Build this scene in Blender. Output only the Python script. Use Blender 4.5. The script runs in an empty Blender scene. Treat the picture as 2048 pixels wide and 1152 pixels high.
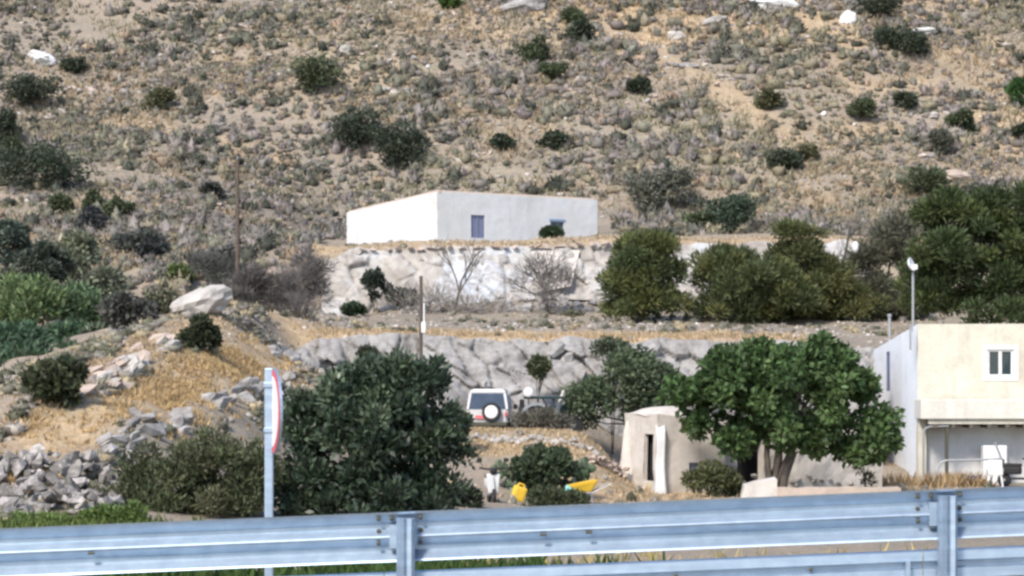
import bpy, bmesh, math, random
import numpy as np
from mathutils import Vector, Matrix, noise as mnoise
from mathutils.geometry import delaunay_2d_cdt

# ------------------------------------------------------------------ camera, sky, sun, exposure
sc = bpy.context.scene
COL = sc.collection
F = 4640.0                  # focal length in photo pixels (photo is 2048 wide)
CZ = 6.0                    # camera height over the village floor datum
HY = 760.0                  # horizon row
cam_d = bpy.data.cameras.new('camera'); cam = bpy.data.objects.new('camera', cam_d); COL.objects.link(cam)
cam.location = (0, 0, CZ); cam.rotation_euler = (math.radians(90), 0, 0)
cam_d.sensor_width = 36.0; cam_d.lens = 36.0*F/2048.0
cam_d.shift_y = (HY-576.0)/2048.0
cam_d.clip_start = 0.1; cam_d.clip_end = 3000
sc.camera = cam

SUN_EL, SUN_AZ = math.radians(45), math.radians(-150)      # azimuth clockwise from +Y
world = bpy.data.worlds.new('World'); sc.world = world; world.use_nodes = True
nt = world.node_tree
sky = nt.nodes.new('ShaderNodeTexSky'); sky.sky_type = 'NISHITA'; sky.sun_disc = False
sky.sun_elevation = SUN_EL; sky.sun_rotation = SUN_AZ
sky.air_density = 1.0; sky.dust_density = 1.0; sky.ozone_density = 1.0
nt.links.new(sky.outputs[0], nt.nodes['Background'].inputs[0])
nt.nodes['Background'].inputs[1].default_value = 0.15
sd = bpy.data.lights.new('sun', 'SUN'); sun = bpy.data.objects.new('sun', sd); COL.objects.link(sun)
sd.energy = 2.7; sd.angle = math.radians(11); sd.color = (1.0, 0.92, 0.81)
to_sun = Vector((math.sin(SUN_AZ)*math.cos(SUN_EL), math.cos(SUN_AZ)*math.cos(SUN_EL), math.sin(SUN_EL)))
sun.rotation_euler = to_sun.to_track_quat('Z', 'Y').to_euler()
sun.location = (-40, -40, 60)
vs = sc.view_settings
vs.view_transform = 'Standard'; vs.look = 'None'; vs.gamma = 1.0; vs.use_curve_mapping = False
vs.exposure = 0.78
sc.cycles.max_bounces = 5; sc.cycles.diffuse_bounces = 3; sc.cycles.glossy_bounces = 2
sc.cycles.transmission_bounces = 2; sc.cycles.transparent_max_bounces = 4
sc.cycles.filter_width = 2.8
sc.cycles.use_denoising = True

RNG = np.random.default_rng(7)
random.seed(7)

def U(px, py, d):
    """world point seen at photo pixel (px,py) at forward depth d"""
    return Vector(((px-1024.0)/F*d, d, CZ+(HY-py)/F*d))

# ------------------------------------------------------------------ materials
def new_mat(name):
    m = bpy.data.materials.new(name); m.use_nodes = True
    return m, m.node_tree, m.node_tree.nodes['Principled BSDF']

def ramp(nt, fac, stops):
    r = nt.nodes.new('ShaderNodeValToRGB'); e = r.color_ramp.elements
    while len(e) < len(stops): e.new(0.5)
    for k, (p, c) in enumerate(stops):
        e[k].position = p; e[k].color = (*c, 1)
    nt.links.new(fac, r.inputs[0]); return r.outputs[0]

def noise(nt, scale, detail=4, rough=0.55, coord=None, dist=0.0):
    n = nt.nodes.new('ShaderNodeTexNoise'); n.inputs['Scale'].default_value = scale
    n.inputs['Detail'].default_value = detail; n.inputs['Roughness'].default_value = rough
    n.inputs['Distortion'].default_value = dist
    if coord is not None: nt.links.new(coord, n.inputs['Vector'])
    return n.outputs['Fac']

def position(nt):
    g = nt.nodes.new('ShaderNodeNewGeometry'); return g.outputs['Position']

def objcoord(nt):
    g = nt.nodes.new('ShaderNodeTexCoord'); return g.outputs['Object']

def mixc(nt, fac, a, b, mode='MIX'):
    m = nt.nodes.new('ShaderNodeMix'); m.data_type = 'RGBA'; m.blend_type = mode
    for s, v in ((m.inputs[0], fac), (m.inputs[6], a), (m.inputs[7], b)):
        if isinstance(v, (int, float)): s.default_value = v
        elif isinstance(v, tuple): s.default_value = (*v, 1)
        else: nt.links.new(v, s)
    return m.outputs[2]

def bump(nt, bsdf, h, strength=0.5, dist=0.05):
    b = nt.nodes.new('ShaderNodeBump'); b.inputs['Strength'].default_value = strength
    b.inputs['Distance'].default_value = dist
    nt.links.new(h, b.inputs['Height']); nt.links.new(b.outputs[0], bsdf.inputs['Normal'])

def mottled(name, stops, scale=1.0, rough=0.9, fine=6.0, bstr=0.4, bdist=0.04, metallic=0.0, spec=0.3, world_space=True, rnd=0.0):
    m, t, b = new_mat(name)
    c = position(t) if world_space else objcoord(t)
    n1 = noise(t, scale, 5, 0.6, c); n2 = noise(t, scale*fine, 4, 0.65, c)
    mm = t.nodes.new('ShaderNodeMath'); mm.operation = 'MULTIPLY_ADD'
    t.links.new(n2, mm.inputs[0]); mm.inputs[1].default_value = 0.45
    ad = t.nodes.new('ShaderNodeMath'); ad.operation = 'MULTIPLY'; t.links.new(n1, ad.inputs[0]); ad.inputs[1].default_value = 0.55
    t.links.new(ad.outputs[0], mm.inputs[2])
    out = ramp(t, mm.outputs[0], stops)
    if rnd:
        oi = t.nodes.new('ShaderNodeObjectInfo')
        v = ramp(t, oi.outputs['Random'], [(0, (1-rnd,)*3), (1, (1+rnd,)*3)])
        out = mixc(t, 1.0, out, v, 'MULTIPLY')
    t.links.new(out, b.inputs['Base Color'])
    b.inputs['Roughness'].default_value = rough; b.inputs['Metallic'].default_value = metallic
    b.inputs['Specular IOR Level'].default_value = spec
    bump(t, b, n2, bstr, bdist)
    return m

def plain(name, c, rough=0.5, metallic=0.0, var=0.12, scale=5.0, spec=0.4):
    lo = tuple(x*(1-var) for x in c); hi = tuple(min(1, x*(1+var)) for x in c)
    return mottled(name, [(0.35, lo), (0.65, hi)], scale, rough, 5, 0.1, 0.005, metallic, spec)

def leafmat(name, rough=0.55, transl=0.25, spec=0.3):
    m, t, b = new_mat(name)
    a = t.nodes.new('ShaderNodeAttribute'); a.attribute_name = 'Col'
    t.links.new(a.outputs['Color'], b.inputs['Base Color'])
    b.inputs['Roughness'].default_value = rough; b.inputs['Specular IOR Level'].default_value = spec
    if transl > 0:
        tr = t.nodes.new('ShaderNodeBsdfTranslucent'); t.links.new(a.outputs['Color'], tr.inputs[0])
        mx = t.nodes.new('ShaderNodeMixShader'); mx.inputs[0].default_value = transl
        t.links.new(b.outputs[0], mx.inputs[1]); t.links.new(tr.outputs[0], mx.inputs[2])
        t.links.new(mx.outputs[0], t.nodes['Material Output'].inputs[0])
    return m

M = {}
M['leaf'] = leafmat('foliage'); M['glossleaf'] = leafmat('glossy_foliage', 0.42, 0.15, 0.45)
M['scrub'] = leafmat('scrub', 0.9, 0.12, 0.1); M['drygrass'] = leafmat('dry_grass', 0.85, 0.25, 0.1)
M['bark'] = mottled('bark', [(0.3, (0.05, 0.042, 0.036)), (0.7, (0.13, 0.11, 0.09))], 3, 0.95, 6, 0.8, 0.03)
M['deadwood'] = mottled('dead_wood', [(0.3, (0.09, 0.08, 0.075)), (0.7, (0.19, 0.17, 0.155))], 3, 0.95, 6, 0.6, 0.02)
M['polewood'] = mottled('pole_wood', [(0.3, (0.07, 0.055, 0.045)), (0.7, (0.15, 0.115, 0.09))], 3, 0.9, 6, 0.5, 0.01)
M['rock'] = mottled('grey_rock', [(0.32, (0.12, 0.105, 0.10)), (0.44, (0.25, 0.235, 0.225)), (0.54, (0.34, 0.325, 0.315)), (0.70, (0.45, 0.43, 0.42))], 0.8, 0.95, 5, 0.8, 0.08, rnd=0.12)
M['palerock'] = mottled('pale_rock', [(0.30, (0.24, 0.22, 0.2)), (0.48, (0.40, 0.37, 0.34)), (0.7, (0.56, 0.52, 0.48))], 1.0, 0.95, 5, 0.7, 0.06, rnd=0.2)
M['whiterock'] = mottled('white_limestone', [(0.3, (0.45, 0.44, 0.43)), (0.6, (0.68, 0.67, 0.66))], 0.8, 0.95, 5, 0.6, 0.06)
M['pinkrock'] = mottled('pinkish_rock', [(0.3, (0.33, 0.26, 0.22)), (0.65, (0.5, 0.41, 0.35))], 0.8, 0.95, 5, 0.6, 0.06, rnd=0.15)
M['rubble'] = mottled('rubble_rock', [(0.33, (0.09, 0.085, 0.08)), (0.5, (0.24, 0.22, 0.205)), (0.70, (0.46, 0.42, 0.39))], 1.4, 0.95, 4, 0.7, 0.05, rnd=0.45)
M['white'] = plain('white_paint', (0.70, 0.70, 0.69), 0.6)
M['whiteplastic'] = plain('white_plastic', (0.8, 0.8, 0.8), 0.4)
M['black'] = plain('black_rubber', (0.02, 0.02, 0.021), 0.7)
M['darkgreen'] = plain('dark_green_paint', (0.02, 0.045, 0.042), 0.45)
M['yellow'] = plain('yellow_plastic', (0.78, 0.5, 0.05), 0.45, var=0.08)
M['turq'] = plain('turquoise_plastic', (0.3, 0.66, 0.58), 0.45)
M['red'] = plain('red_plastic', (0.55, 0.07, 0.07), 0.4)
M['pinkred'] = plain('faded_red_fabric', (0.62, 0.16, 0.17), 0.8)
M['blue'] = plain('dark_blue_plastic', (0.05, 0.08, 0.18), 0.5)
M['bluegrey'] = plain('blue_grey_paint', (0.17, 0.19, 0.29), 0.6)
M['greymetal'] = plain('grey_metal', (0.36, 0.37, 0.38), 0.5, 0.4)
M['darkmetal'] = plain('dark_brown_metal', (0.085, 0.08, 0.06), 0.6, 0.2)
M['timber'] = plain('old_timber', (0.11, 0.095, 0.075), 0.85)
M['dark'] = plain('painted_interior_shade', (0.012, 0.012, 0.014), 0.9)  # near-black colour that paints in the shade inside doorways
M['signwhite'] = plain('sign_white', (0.78, 0.72, 0.74), 0.4, var=0.04)
M['signred'] = plain('sign_red', (0.62, 0.06, 0.07), 0.4, var=0.05)
def glassm(name, c, rough=0.08):
    m, t, b = new_mat(name); n = noise(t, 3.0, 3, 0.5, position(t))
    o = ramp(t, n, [(0.3, tuple(x*0.7 for x in c)), (0.7, tuple(x*1.2 for x in c))])
    t.links.new(o, b.inputs['Base Color']); b.inputs['Roughness'].default_value = rough
    b.inputs['Specular IOR Level'].default_value = 0.6; return m
M['glass'] = glassm('window_glass', (0.025, 0.045, 0.055)); M['carglass'] = glassm('car_glass', (0.035, 0.05, 0.08))
def galv():
    m, t, b = new_mat('galvanised_steel')
    p = position(t); n = noise(t, 9.0, 5, 0.6, p); n2 = noise(t, 60.0, 2, 0.5, p)
    mp = t.nodes.new('ShaderNodeMapping'); t.links.new(p, mp.inputs[0]); mp.inputs['Scale'].default_value = (0.6, 6, 14)
    n3 = noise(t, 1.6, 5, 0.6, mp.outputs[0])
    o = ramp(t, n, [(0.3, (0.38, 0.48, 0.59)), (0.7, (0.49, 0.59, 0.70))])  # neutral zinc tinted blue; the sky's reflection is put into the colour
    o = mixc(t, 1.0, o, ramp(t, n3, [(0.3, (0.80, 0.80, 0.82)), (0.62, (1, 1, 1))]), 'MULTIPLY')
    t.links.new(o, b.inputs['Base Color']); b.inputs['Metallic'].default_value = 0.85
    r = t.nodes.new('ShaderNodeMapRange'); t.links.new(n2, r.inputs[0]); r.inputs[3].default_value = 0.46; r.inputs[4].default_value = 0.6
    t.links.new(r.outputs[0], b.inputs['Roughness'])
    return m
M['galv'] = galv()
def plaster(name, base, stain, amount=0.5, scale=0.35):
    m, t, b = new_mat(name); p = position(t)
    n1 = noise(t, scale, 6, 0.65, p, 0.4); n2 = noise(t, 7.0, 4, 0.6, p)
    mp = t.nodes.new('ShaderNodeMapping'); t.links.new(p, mp.inputs[0]); mp.inputs['Scale'].default_value = (1.6, 1.6, 0.25)
    n3 = noise(t, 1.1, 5, 0.65, mp.outputs[0])
    f = ramp(t, n1, [(0.45, (0, 0, 0)), (0.72, (amount,)*3)])
    o = mixc(t, f, base, stain)
    f2 = ramp(t, n3, [(0.52, (0, 0, 0)), (0.75, (amount*0.6,)*3)])
    o = mixc(t, f2, o, tuple(x*0.75 for x in stain))
    o = mixc(t, 1.0, o, ramp(t, n2, [(0.3, (0.93,)*3), (0.7, (1.04,)*3)]), 'MULTIPLY')
    t.links.new(o, b.inputs['Base Color']); b.inputs['Roughness'].default_value = 0.92
    b.inputs['Specular IOR Level'].default_value = 0.2
    bump(t, b, n2, 0.35, 0.03); return m
M['limewash'] = plaster('limewash', (0.63, 0.635, 0.64), (0.49, 0.465, 0.44), 0.5)
M['cream'] = plaster('cream_render', (0.62, 0.595, 0.50), (0.46, 0.40, 0.325), 0.75, 0.7)
M['bluewhite'] = plaster('blue_white_wash', (0.77, 0.80, 0.84), (0.60, 0.61, 0.64), 0.35, 0.4)
M['creamwhite'] = plaster('cream_white_paint', (0.68, 0.66, 0.60), (0.54, 0.50, 0.43), 0.6, 0.6)
M['adobe'] = plaster('weathered_limewash', (0.58, 0.535, 0.485), (0.42, 0.365, 0.315), 0.8, 0.9)
M['ledge'] = plaster('pale_mortar', (0.50, 0.41, 0.34), (0.38, 0.30, 0.24), 0.7, 0.9)
def washedrock():
    m, t, b = new_mat('whitewashed_rock'); p = position(t)
    n1 = noise(t, 0.32, 6, 0.6, p, 0.6); n2 = noise(t, 1.8, 5, 0.65, p, 0.3); n3 = noise(t, 8, 4, 0.6, p)
    o = ramp(t, n1, [(0.36, (0.31, 0.28, 0.25)), (0.46, (0.42, 0.39, 0.355)), (0.55, (0.47, 0.465, 0.46)), (0.7, (0.49, 0.52, 0.565))])
    o = mixc(t, ramp(t, n2, [(0.47, (0, 0, 0)), (0.62, (0.85,)*3)]), o, (0.28, 0.255, 0.24))
    o = mixc(t, 1.0, o, ramp(t, n3, [(0.3, (0.9,)*3), (0.7, (1.05,)*3)]), 'MULTIPLY')
    t.links.new(o, b.inputs['Base Color']); b.inputs['Roughness'].default_value = 0.95
    b.inputs['Specular IOR Level'].default_value = 0.15
    bump(t, b, n2, 0.5, 0.12); return m
M['washedrock'] = washedrock()
def groundmat():
    m, t, b = new_mat('dry_ground'); p = position(t)
    n1 = noise(t, 0.13, 6, 0.62, p, 0.5); n2 = noise(t, 1.3, 6, 0.65, p, 0.3); n3 = noise(t, 6.0, 5, 0.7, p)
    soil = ramp(t, n1, [(0.34, (0.235, 0.205, 0.17)), (0.45, (0.28, 0.235, 0.19)), (0.54, (0.345, 0.275, 0.22)), (0.64, (0.31, 0.275, 0.20))])
    soil = mixc(t, ramp(t, n2, [(0.42, (0, 0, 0)), (0.60, (0.85,)*3)]), soil, (0.26, 0.235, 0.195))
    soil = mixc(t, ramp(t, noise(t, 3.2, 5, 0.7, p, 0.4), [(0.5, (0, 0, 0)), (0.62, (0.6,)*3)]), soil, (0.36, 0.29, 0.205))
    ochre = ramp(t, n2, [(0.35, (0.36, 0.26, 0.165)), (0.55, (0.47, 0.35, 0.22)), (0.7, (0.54, 0.43, 0.30))])
    a = t.nodes.new('ShaderNodeAttribute'); a.attribute_name = 'Grass'
    o = mixc(t, a.outputs['Fac'], soil, ochre)
    o = mixc(t, 1.0, o, ramp(t, n3, [(0.3, (0.68,)*3), (0.5, (1,)*3), (0.7, (1.2,)*3)]), 'MULTIPLY')
    t.links.new(o, b.inputs['Base Color']); b.inputs['Roughness'].default_value = 1.0
    b.inputs['Specular IOR Level'].default_value = 0.05
    bump(t, b, n3, 0.8, 0.12); return m
M['ground'] = groundmat()
M['asphalt'] = mottled('asphalt', [(0.3, (0.04, 0.04, 0.042)), (0.7, (0.065, 0.064, 0.062))], 0.8, 0.9, 20, 0.4, 0.01)

# ------------------------------------------------------------------ object helpers
def tag(o, label=None, cat=None, group=None, kind=None):
    if label: o['label'] = label
    if cat: o['category'] = cat
    if group: o['group'] = group
    if kind: o['kind'] = kind
    return o

def link(name, data, parent=None, loc=None):
    o = bpy.data.objects.new(name, data); COL.objects.link(o)
    if parent is not None: o.parent = parent
    if loc is not None: o.location = loc
    return o

def thing(name, loc, label, cat, group=None, rz=0.0):
    o = link(name, None); o.location = loc; o.rotation_euler = (0, 0, rz); o.empty_display_size = 0.3
    return tag(o, label, cat, group)

def np_mesh(name, V, polys, mat, col=None, smooth=False):
    """V (n,3); polys: (k,m) int array; col (n,3) -> point attribute Col"""
    me = bpy.data.meshes.new(name)
    V = np.asarray(V, np.float32); P = np.asarray(polys, np.int32)
    k, m_ = P.shape
    me.vertices.add(len(V)); me.vertices.foreach_set('co', V.ravel())
    me.loops.add(k*m_); me.loops.foreach_set('vertex_index', P.ravel())
    me.polygons.add(k); me.polygons.foreach_set('loop_start', np.arange(0, k*m_, m_, dtype=np.int32))
    me.polygons.foreach_set('loop_total', np.full(k, m_, np.int32))
    if smooth: me.polygons.foreach_set('use_smooth', np.ones(k, bool))
    me.update(calc_edges=True)
    if col is not None:
        a = me.attributes.new('Col', 'FLOAT_COLOR', 'POINT')
        c = np.ones((len(V), 4), np.float32); c[:, :3] = col; a.data.foreach_set('color', c.ravel())
    if mat is not None: me.materials.append(mat)
    return me

class MB:
    """collects solid pieces into one bmesh"""
    def __init__(s): s.b = bmesh.new()
    def box(s, c, d, rot=None, bev=0.0):
        r = bmesh.ops.create_cube(s.b, size=1.0); v = r['verts']
        mt = Matrix.Translation(c) @ ((rot.to_4x4() if rot else Matrix.Identity(4)) @ Matrix.Diagonal((*d, 1)))
        bmesh.ops.transform(s.b, matrix=mt, verts=v)
        if bev:
            e = list({e for x in v for e in x.link_edges})
            bmesh.ops.bevel(s.b, geom=e, offset=bev, segments=2, affect='EDGES', profile=0.6)
        return s
    def hexa(s, pts):
        v = [s.b.verts.new(p) for p in pts]
        for f in ((0, 3, 2, 1), (4, 5, 6, 7), (0, 1, 5, 4), (1, 2, 6, 5), (2, 3, 7, 6), (3, 0, 4, 7)):
            s.b.faces.new([v[i] for i in f])
        return s
    def tube(s, pts, rad, n=8, cap=True):
        pts = [Vector(p) for p in pts]
        if not isinstance(rad, (list, tuple)): rad = [rad]*len(pts)
        rings = []; up = None
        for i, p in enumerate(pts):
            t = (pts[min(i+1, len(pts)-1)]-pts[max(i-1, 0)]).normalized()
            if up is None:
                up = Vector((1, 0, 0)) if abs(t.x) < 0.8 else Vector((0, 1, 0))
            a = (up - t*up.dot(t)).normalized(); bb = t.cross(a); up = a
            rings.append([s.b.verts.new(p + (a*math.cos(q)+bb*math.sin(q))*rad[i]) for q in (2*math.pi*k/n for k in range(n))])
        for r0, r1 in zip(rings, rings[1:]):
            for k in range(n): s.b.faces.new((r0[k], r0[(k+1) % n], r1[(k+1) % n], r1[k]))
        if cap:
            s.b.faces.new(rings[0][::-1]); s.b.faces.new(rings[-1])
        return s
    def lathe(s, prof, n=16, mat=None):
        mat = mat or Matrix.Identity(4); rings = []
        for r, z in prof:
            rings.append([s.b.verts.new(mat @ Vector((r*math.cos(q), r*math.sin(q), z))) for q in (2*math.pi*k/n for k in range(n))])
        for r0, r1 in zip(rings, rings[1:]):
            for k in range(n): s.b.faces.new((r0[k], r0[(k+1) % n], r1[(k+1) % n], r1[k]))
        s.b.faces.new(rings[0][::-1]); s.b.faces.new(rings[-1]); return s
    def prism(s, poly, a, ext):
        """poly: list of 3d points; extruded by vector ext"""
        v0 = [s.b.verts.new(Vector(p)+a) for p in poly]; v1 = [s.b.verts.new(Vector(p)+a+ext) for p in poly]
        n = len(poly); s.b.faces.new(v0[::-1]); s.b.faces.new(v1)
        for k in range(n): s.b.faces.new((v0[k], v0[(k+1) % n], v1[(k+1) % n], v1[k]))
        return s
    def wobble(s, amp, sc_=1.0, seed=0.0):
        for v in s.b.verts:
            v.co += mnoise.noise_vector(v.co*sc_+Vector((seed, seed*1.7, 3.1)))*amp
        return s
    def build(s, name, mat, parent=None, loc=None, smooth=False):
        bmesh.ops.recalc_face_normals(s.b, faces=s.b.faces)
        me = bpy.data.meshes.new(name); s.b.to_mesh(me); s.b.free(); me.materials.append(mat)
        if smooth:
            for p in me.polygons: p.use_smooth = True
        return link(name, me, parent, loc)

# ------------------------------------------------------------------ terrain: one sheet
CP = []
def cw(x, y, z): CP.append((x, y, z+CZ))           # z relative to the camera
def cp(px, py, d): p = U(px, py, d); CP.append(tuple(p))
for x in (-500, -70, -12, 0, 12, 70, 500):
    g = 0.04*max(-30, min(30, x))
    for y, z in ((-120, -1.75), (6, -1.72), (17.5, -1.75), (24, -2.75), (38, -3.9)):
        cw(x, y, z+g*(0.6 if y < 20 else 0.1))
for px, z in ((-900, -3.0), (-300, -3.2), (0, -3.45), (300, -3.5), (560, -3.8), (1000, -4.0), (1500, -4.05), (2048, -4.05), (2600, -4.0)):
    cw((px-1024)/F*57, 57, z)
for px, z in ((700, -3.7), (850, -3.75), (1000, -3.85), (1250, -4.05), (1500, -4.05), (1800, -4.05), (2048, -4.05), (2600, -4.0)):
    cw((px-1024)/F*76, 76, z)
for px in (1250, 1500, 1800, 2048, 2600): cw((px-1024)/F*90, 90, -4.0)
for a in ((900, 935, 80), (1000, 932, 80), (1180, 942, 80), (880, 893, 83.3), (1000, 893, 83.3), (1200, 897, 83.3),
          (860, 866, 84.0), (1000, 868, 84.0), (1200, 872, 84.0), (850, 853, 85.6), (1000, 854, 85.6), (1200, 860, 85.6),
          (860, 870, 87), (1000, 874, 87), (1150, 872, 87), (1205, 880, 87), (850, 868, 90.5), (1000, 866, 90.5), (1150, 862, 90.5),
          (640, 800, 92), (750, 810, 93.4), (850, 810, 93.6), (1000, 808, 93.6), (1150, 806, 93.6), (1240, 830, 93.6)): cp(*a)
for px in (1350, 1550, 1715): cw((px-1024)/F*93.7, 93.7, -3.4)
for px in (1745, 2048, 2600): cw((px-1024)/F*102.2, 102.2, -3.6)
for d in (79, 81, 83, 85, 87.5): cw((1238-1024)/F*d, d, -3.95)
# crest of the lower terrace
CREST1 = [(590, 690), (640, 668), (720, 662), (860, 668), (1000, 672), (1130, 674), (1260, 676), (1400, 676), (1600, 680), (1740, 694), (2048, 700), (2600, 700)]
for px, py in CREST1: cp(px, py+4, 95.4 if px < 1730 else 103.5)
for px, py in ((640, 655), (850, 656), (1100, 660), (1400, 660), (1690, 668)): cp(px, py, 101)
for px, py in ((1740, 676), (2048, 680), (2600, 690)): cp(px, py, 108)
for px, py in ((700, 642), (850, 645), (1100, 647), (1400, 648), (1740, 652), (2048, 660), (2600, 670)): cp(px, py, 122)
for px, py in ((660, 636), (730, 634), (800, 625), (1000, 618), (1180, 622), (1400, 622), (1740, 630), (2048, 640), (2600, 650)): cp(px, py, 129)
for px, py in ((665, 628), (730, 622), (800, 592), (900, 590), (1000, 580), (1100, 578), (1180, 582), (1400, 590), (1700, 600)): cp(px, py+8, 133.2)
for px, py in ((660, 508), (730, 498), (850, 494), (1000, 492), (1150, 490), (1230, 482), (1400, 484), (1720, 482)): cp(px, py+3, 135.6)
for px, py in ((690, 496), (875, 484), (1100, 478), (1200, 474), (1400, 474), (1700, 474)): cp(px, py, 139)
for px, py in ((2048, 560, ), (2600, 560)): cp(px, py, 136)
for px, py in ((600, 500), (692, 494), (1200, 470), (1400, 468), (1700, 466), (2048, 480), (2600, 480)): cp(px, py, 149)
for px, py in ((550, 440), (700, 440), (1000, 420), (1200, 428), (1450, 440), (1750, 425), (2048, 405), (2600, 400)): cp(px, py, 163)
# left flank that falls towards the camera
for a in ((-500, 830, 64), (-200, 800, 65), (0, 788, 66), (100, 772, 68.5), (160, 750, 71), (230, 708, 74.5), (290, 668, 78), (360, 632, 82), (440, 606, 87), (540, 614, 98), (620, 640, 112)): cp(*a)
for a in ((-500, 1000, 60), (-200, 985, 60), (0, 945, 61), (100, 895, 63.5), (200, 832, 66.5), (300, 774, 70), (430, 705, 77), (540, 678, 87)): cp(*a)
for a in ((0, 1005, 59.5), (120, 985, 60.2), (230, 890, 63.8), (350, 840, 68), (480, 806, 74), (560, 775, 82), (600, 752, 89), (300, 1010, 61), (450, 1012, 64), (600, 1000, 68)): cp(*a)
# gully and hill foot behind the flank
for x, y, z in ((-60, 90, -2.0), (-32, 92, -1.6), (-24, 100, -1.2), (-18, 108, 0.6), (-13, 118, 3.2), (-70, 112, -1.0), (-30, 112, -0.8), (-22, 116, 0.6),
                (-75, 127, 2.0), (-30, 126, 2.0), (-22, 126, 3.6), (-14, 126, 5.0), (-80, 140, 6.2), (-30, 140, 6.6), (-22, 140, 8.0), (-15, 140, 8.6), (-11.5, 139, 7.8),
                (-90, 158, 13), (-32, 158, 13), (-20, 158, 13.6)): cw(x, y, z)
for x in (-500, -120, -60, -40, -20, 0, 20, 40, 60, 120, 500):
    k = 1.6*math.sin(x*0.06+0.5)
    for y, z in ((182, 21.6-0.02*x), (214, 38-0.03*x), (260, 60), (330, 92), (600, 190)):
        cw(x, y, z+k*(1 if y < 300 else 4))
_cdt = delaunay_2d_cdt([Vector((p[0], p[1])) for p in CP], [], [], 0, 1e-4)
tri_f = _cdt[2]
tv = np.array([(v.x, v.y, CP[o[0]][2]) for v, o in zip(_cdt[0], _cdt[3])])
def axis(segs):
    out = []
    for a, b, s in segs: out += list(np.arange(a, b, s))
    return np.array(out+[segs[-1][1]], float)
GX = axis([(-500, -120, 20), (-120, -60, 2.5), (-60, 60, 0.5), (60, 120, 2.5), (120, 500, 20)])
GY = axis([(-120, 16, 4), (16, 56, 1.0), (56, 102, 0.35), (102, 128, 0.6), (128, 142, 0.4), (142, 225, 0.7), (225, 340, 4), (340, 600, 20)])
XX, YY = np.meshgrid(GX, GY)
ZZ = np.full(XX.shape, np.nan)
for f in tri_f:
    a, b_, c = tv[f[0]], tv[f[1]], tv[f[2]]
    i0, i1 = np.searchsorted(GX, [min(a[0], b_[0], c[0])-1e-6, max(a[0], b_[0], c[0])+1e-6])
    j0, j1 = np.searchsorted(GY, [min(a[1], b_[1], c[1])-1e-6, max(a[1], b_[1], c[1])+1e-6])
    if i1 <= i0 or j1 <= j0: continue
    x, y = XX[j0:j1, i0:i1], YY[j0:j1, i0:i1]
    det = (b_[1]-c[1])*(a[0]-c[0])+(c[0]-b_[0])*(a[1]-c[1])
    if abs(det) < 1e-9: continue
    l1 = ((b_[1]-c[1])*(x-c[0])+(c[0]-b_[0])*(y-c[1]))/det
    l2 = ((c[1]-a[1])*(x-c[0])+(a[0]-c[0])*(y-c[1]))/det
    l3 = 1-l1-l2; ok = (l1 > -1e-6) & (l2 > -1e-6) & (l3 > -1e-6)
    z = l1*a[2]+l2*b_[2]+l3*c[2]
    sub = ZZ[j0:j1, i0:i1]; sub[ok] = z[ok]
ZZ = np.where(np.isnan(ZZ), CZ-3.0, ZZ)
def blur(A, nx, ny):
    for _ in range(nx):
        P = np.pad(A, ((0, 0), (1, 1)), 'edge'); A = (P[:, :-2]+2*P[:, 1:-1]+P[:, 2:])/4
    for _ in range(ny):
        P = np.pad(A, ((1, 1), (0, 0)), 'edge'); A = (P[:-2]+2*P[1:-1]+P[2:])/4
    return A
ZB = blur(ZZ, 14, 10); ZS = blur(ZZ, 4, 1)
hillw = np.clip((YY-140)/12, 0, 1); leftw = np.clip((-9-XX)/4, 0, 1)
w = np.maximum(hillw, leftw*np.clip((YY-96)/8, 0, 1))
ZZ = ZS*(1-w)+ZB*w
def vnoise(X, Y, s, seed, octv=3):
    """cheap value noise, numpy"""
    out = np.zeros(X.shape); amp = 1.0; tot = 0
    for o in range(octv):
        r = np.random.default_rng(seed+o*13).random((257, 257)); x = X/s*(2**o)+1000; y = Y/s*(2**o)+1000
        xi, yi = np.floor(x).astype(int), np.floor(y).astype(int); fx, fy = x-xi, y-yi
        fx = fx*fx*(3-2*fx); fy = fy*fy*(3-2*fy); xi %= 256; yi %= 256
        v = (r[yi, xi]*(1-fx)+r[yi, xi+1]*fx)*(1-fy)+(r[yi+1, xi]*(1-fx)+r[yi+1, xi+1]*fx)*fy
        out += v*amp; tot += amp; amp *= 0.55
    return out/tot-0.5
nz = vnoise(XX, YY, 3.0, 5, 3)*0.5*(0.35+0.65*np.clip((YY-100)/40, 0, 1)) + vnoise(XX, YY, 16.0, 9, 2)*3.2*np.clip((YY-165)/20, 0, 1)
nz += (vnoise(XX, YY, 2.2, 15, 3)*0.9+vnoise(XX, YY, 5.0, 19, 2)*0.9)*np.clip((-6.5-XX)/2, 0, 1)*np.clip((YY-61)/3, 0, 1)*np.clip((100-YY)/10, 0, 1)
nz *= np.clip((YY-50)/10, 0, 1)
ZZ = ZZ+nz
def H(x, y):
    i = min(max(int(np.searchsorted(GX, x))-1, 0), len(GX)-2); j = min(max(int(np.searchsorted(GY, y))-1, 0), len(GY)-2)
    u = (x-GX[i])/(GX[i+1]-GX[i]); v = (y-GY[j])/(GY[j+1]-GY[j])
    return float((ZZ[j, i]*(1-u)+ZZ[j, i+1]*u)*(1-v)+(ZZ[j+1, i]*(1-u)+ZZ[j+1, i+1]*u)*v)
def Hv(X, Y):
    i = np.clip(np.searchsorted(GX, X)-1, 0, len(GX)-2); j = np.clip(np.searchsorted(GY, Y)-1, 0, len(GY)-2)
    u = (X-GX[i])/(GX[i+1]-GX[i]); v = (Y-GY[j])/(GY[j+1]-GY[j])
    return (ZZ[j, i]*(1-u)+ZZ[j, i+1]*u)*(1-v)+(ZZ[j+1, i]*(1-u)+ZZ[j+1, i+1]*u)*v
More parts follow.
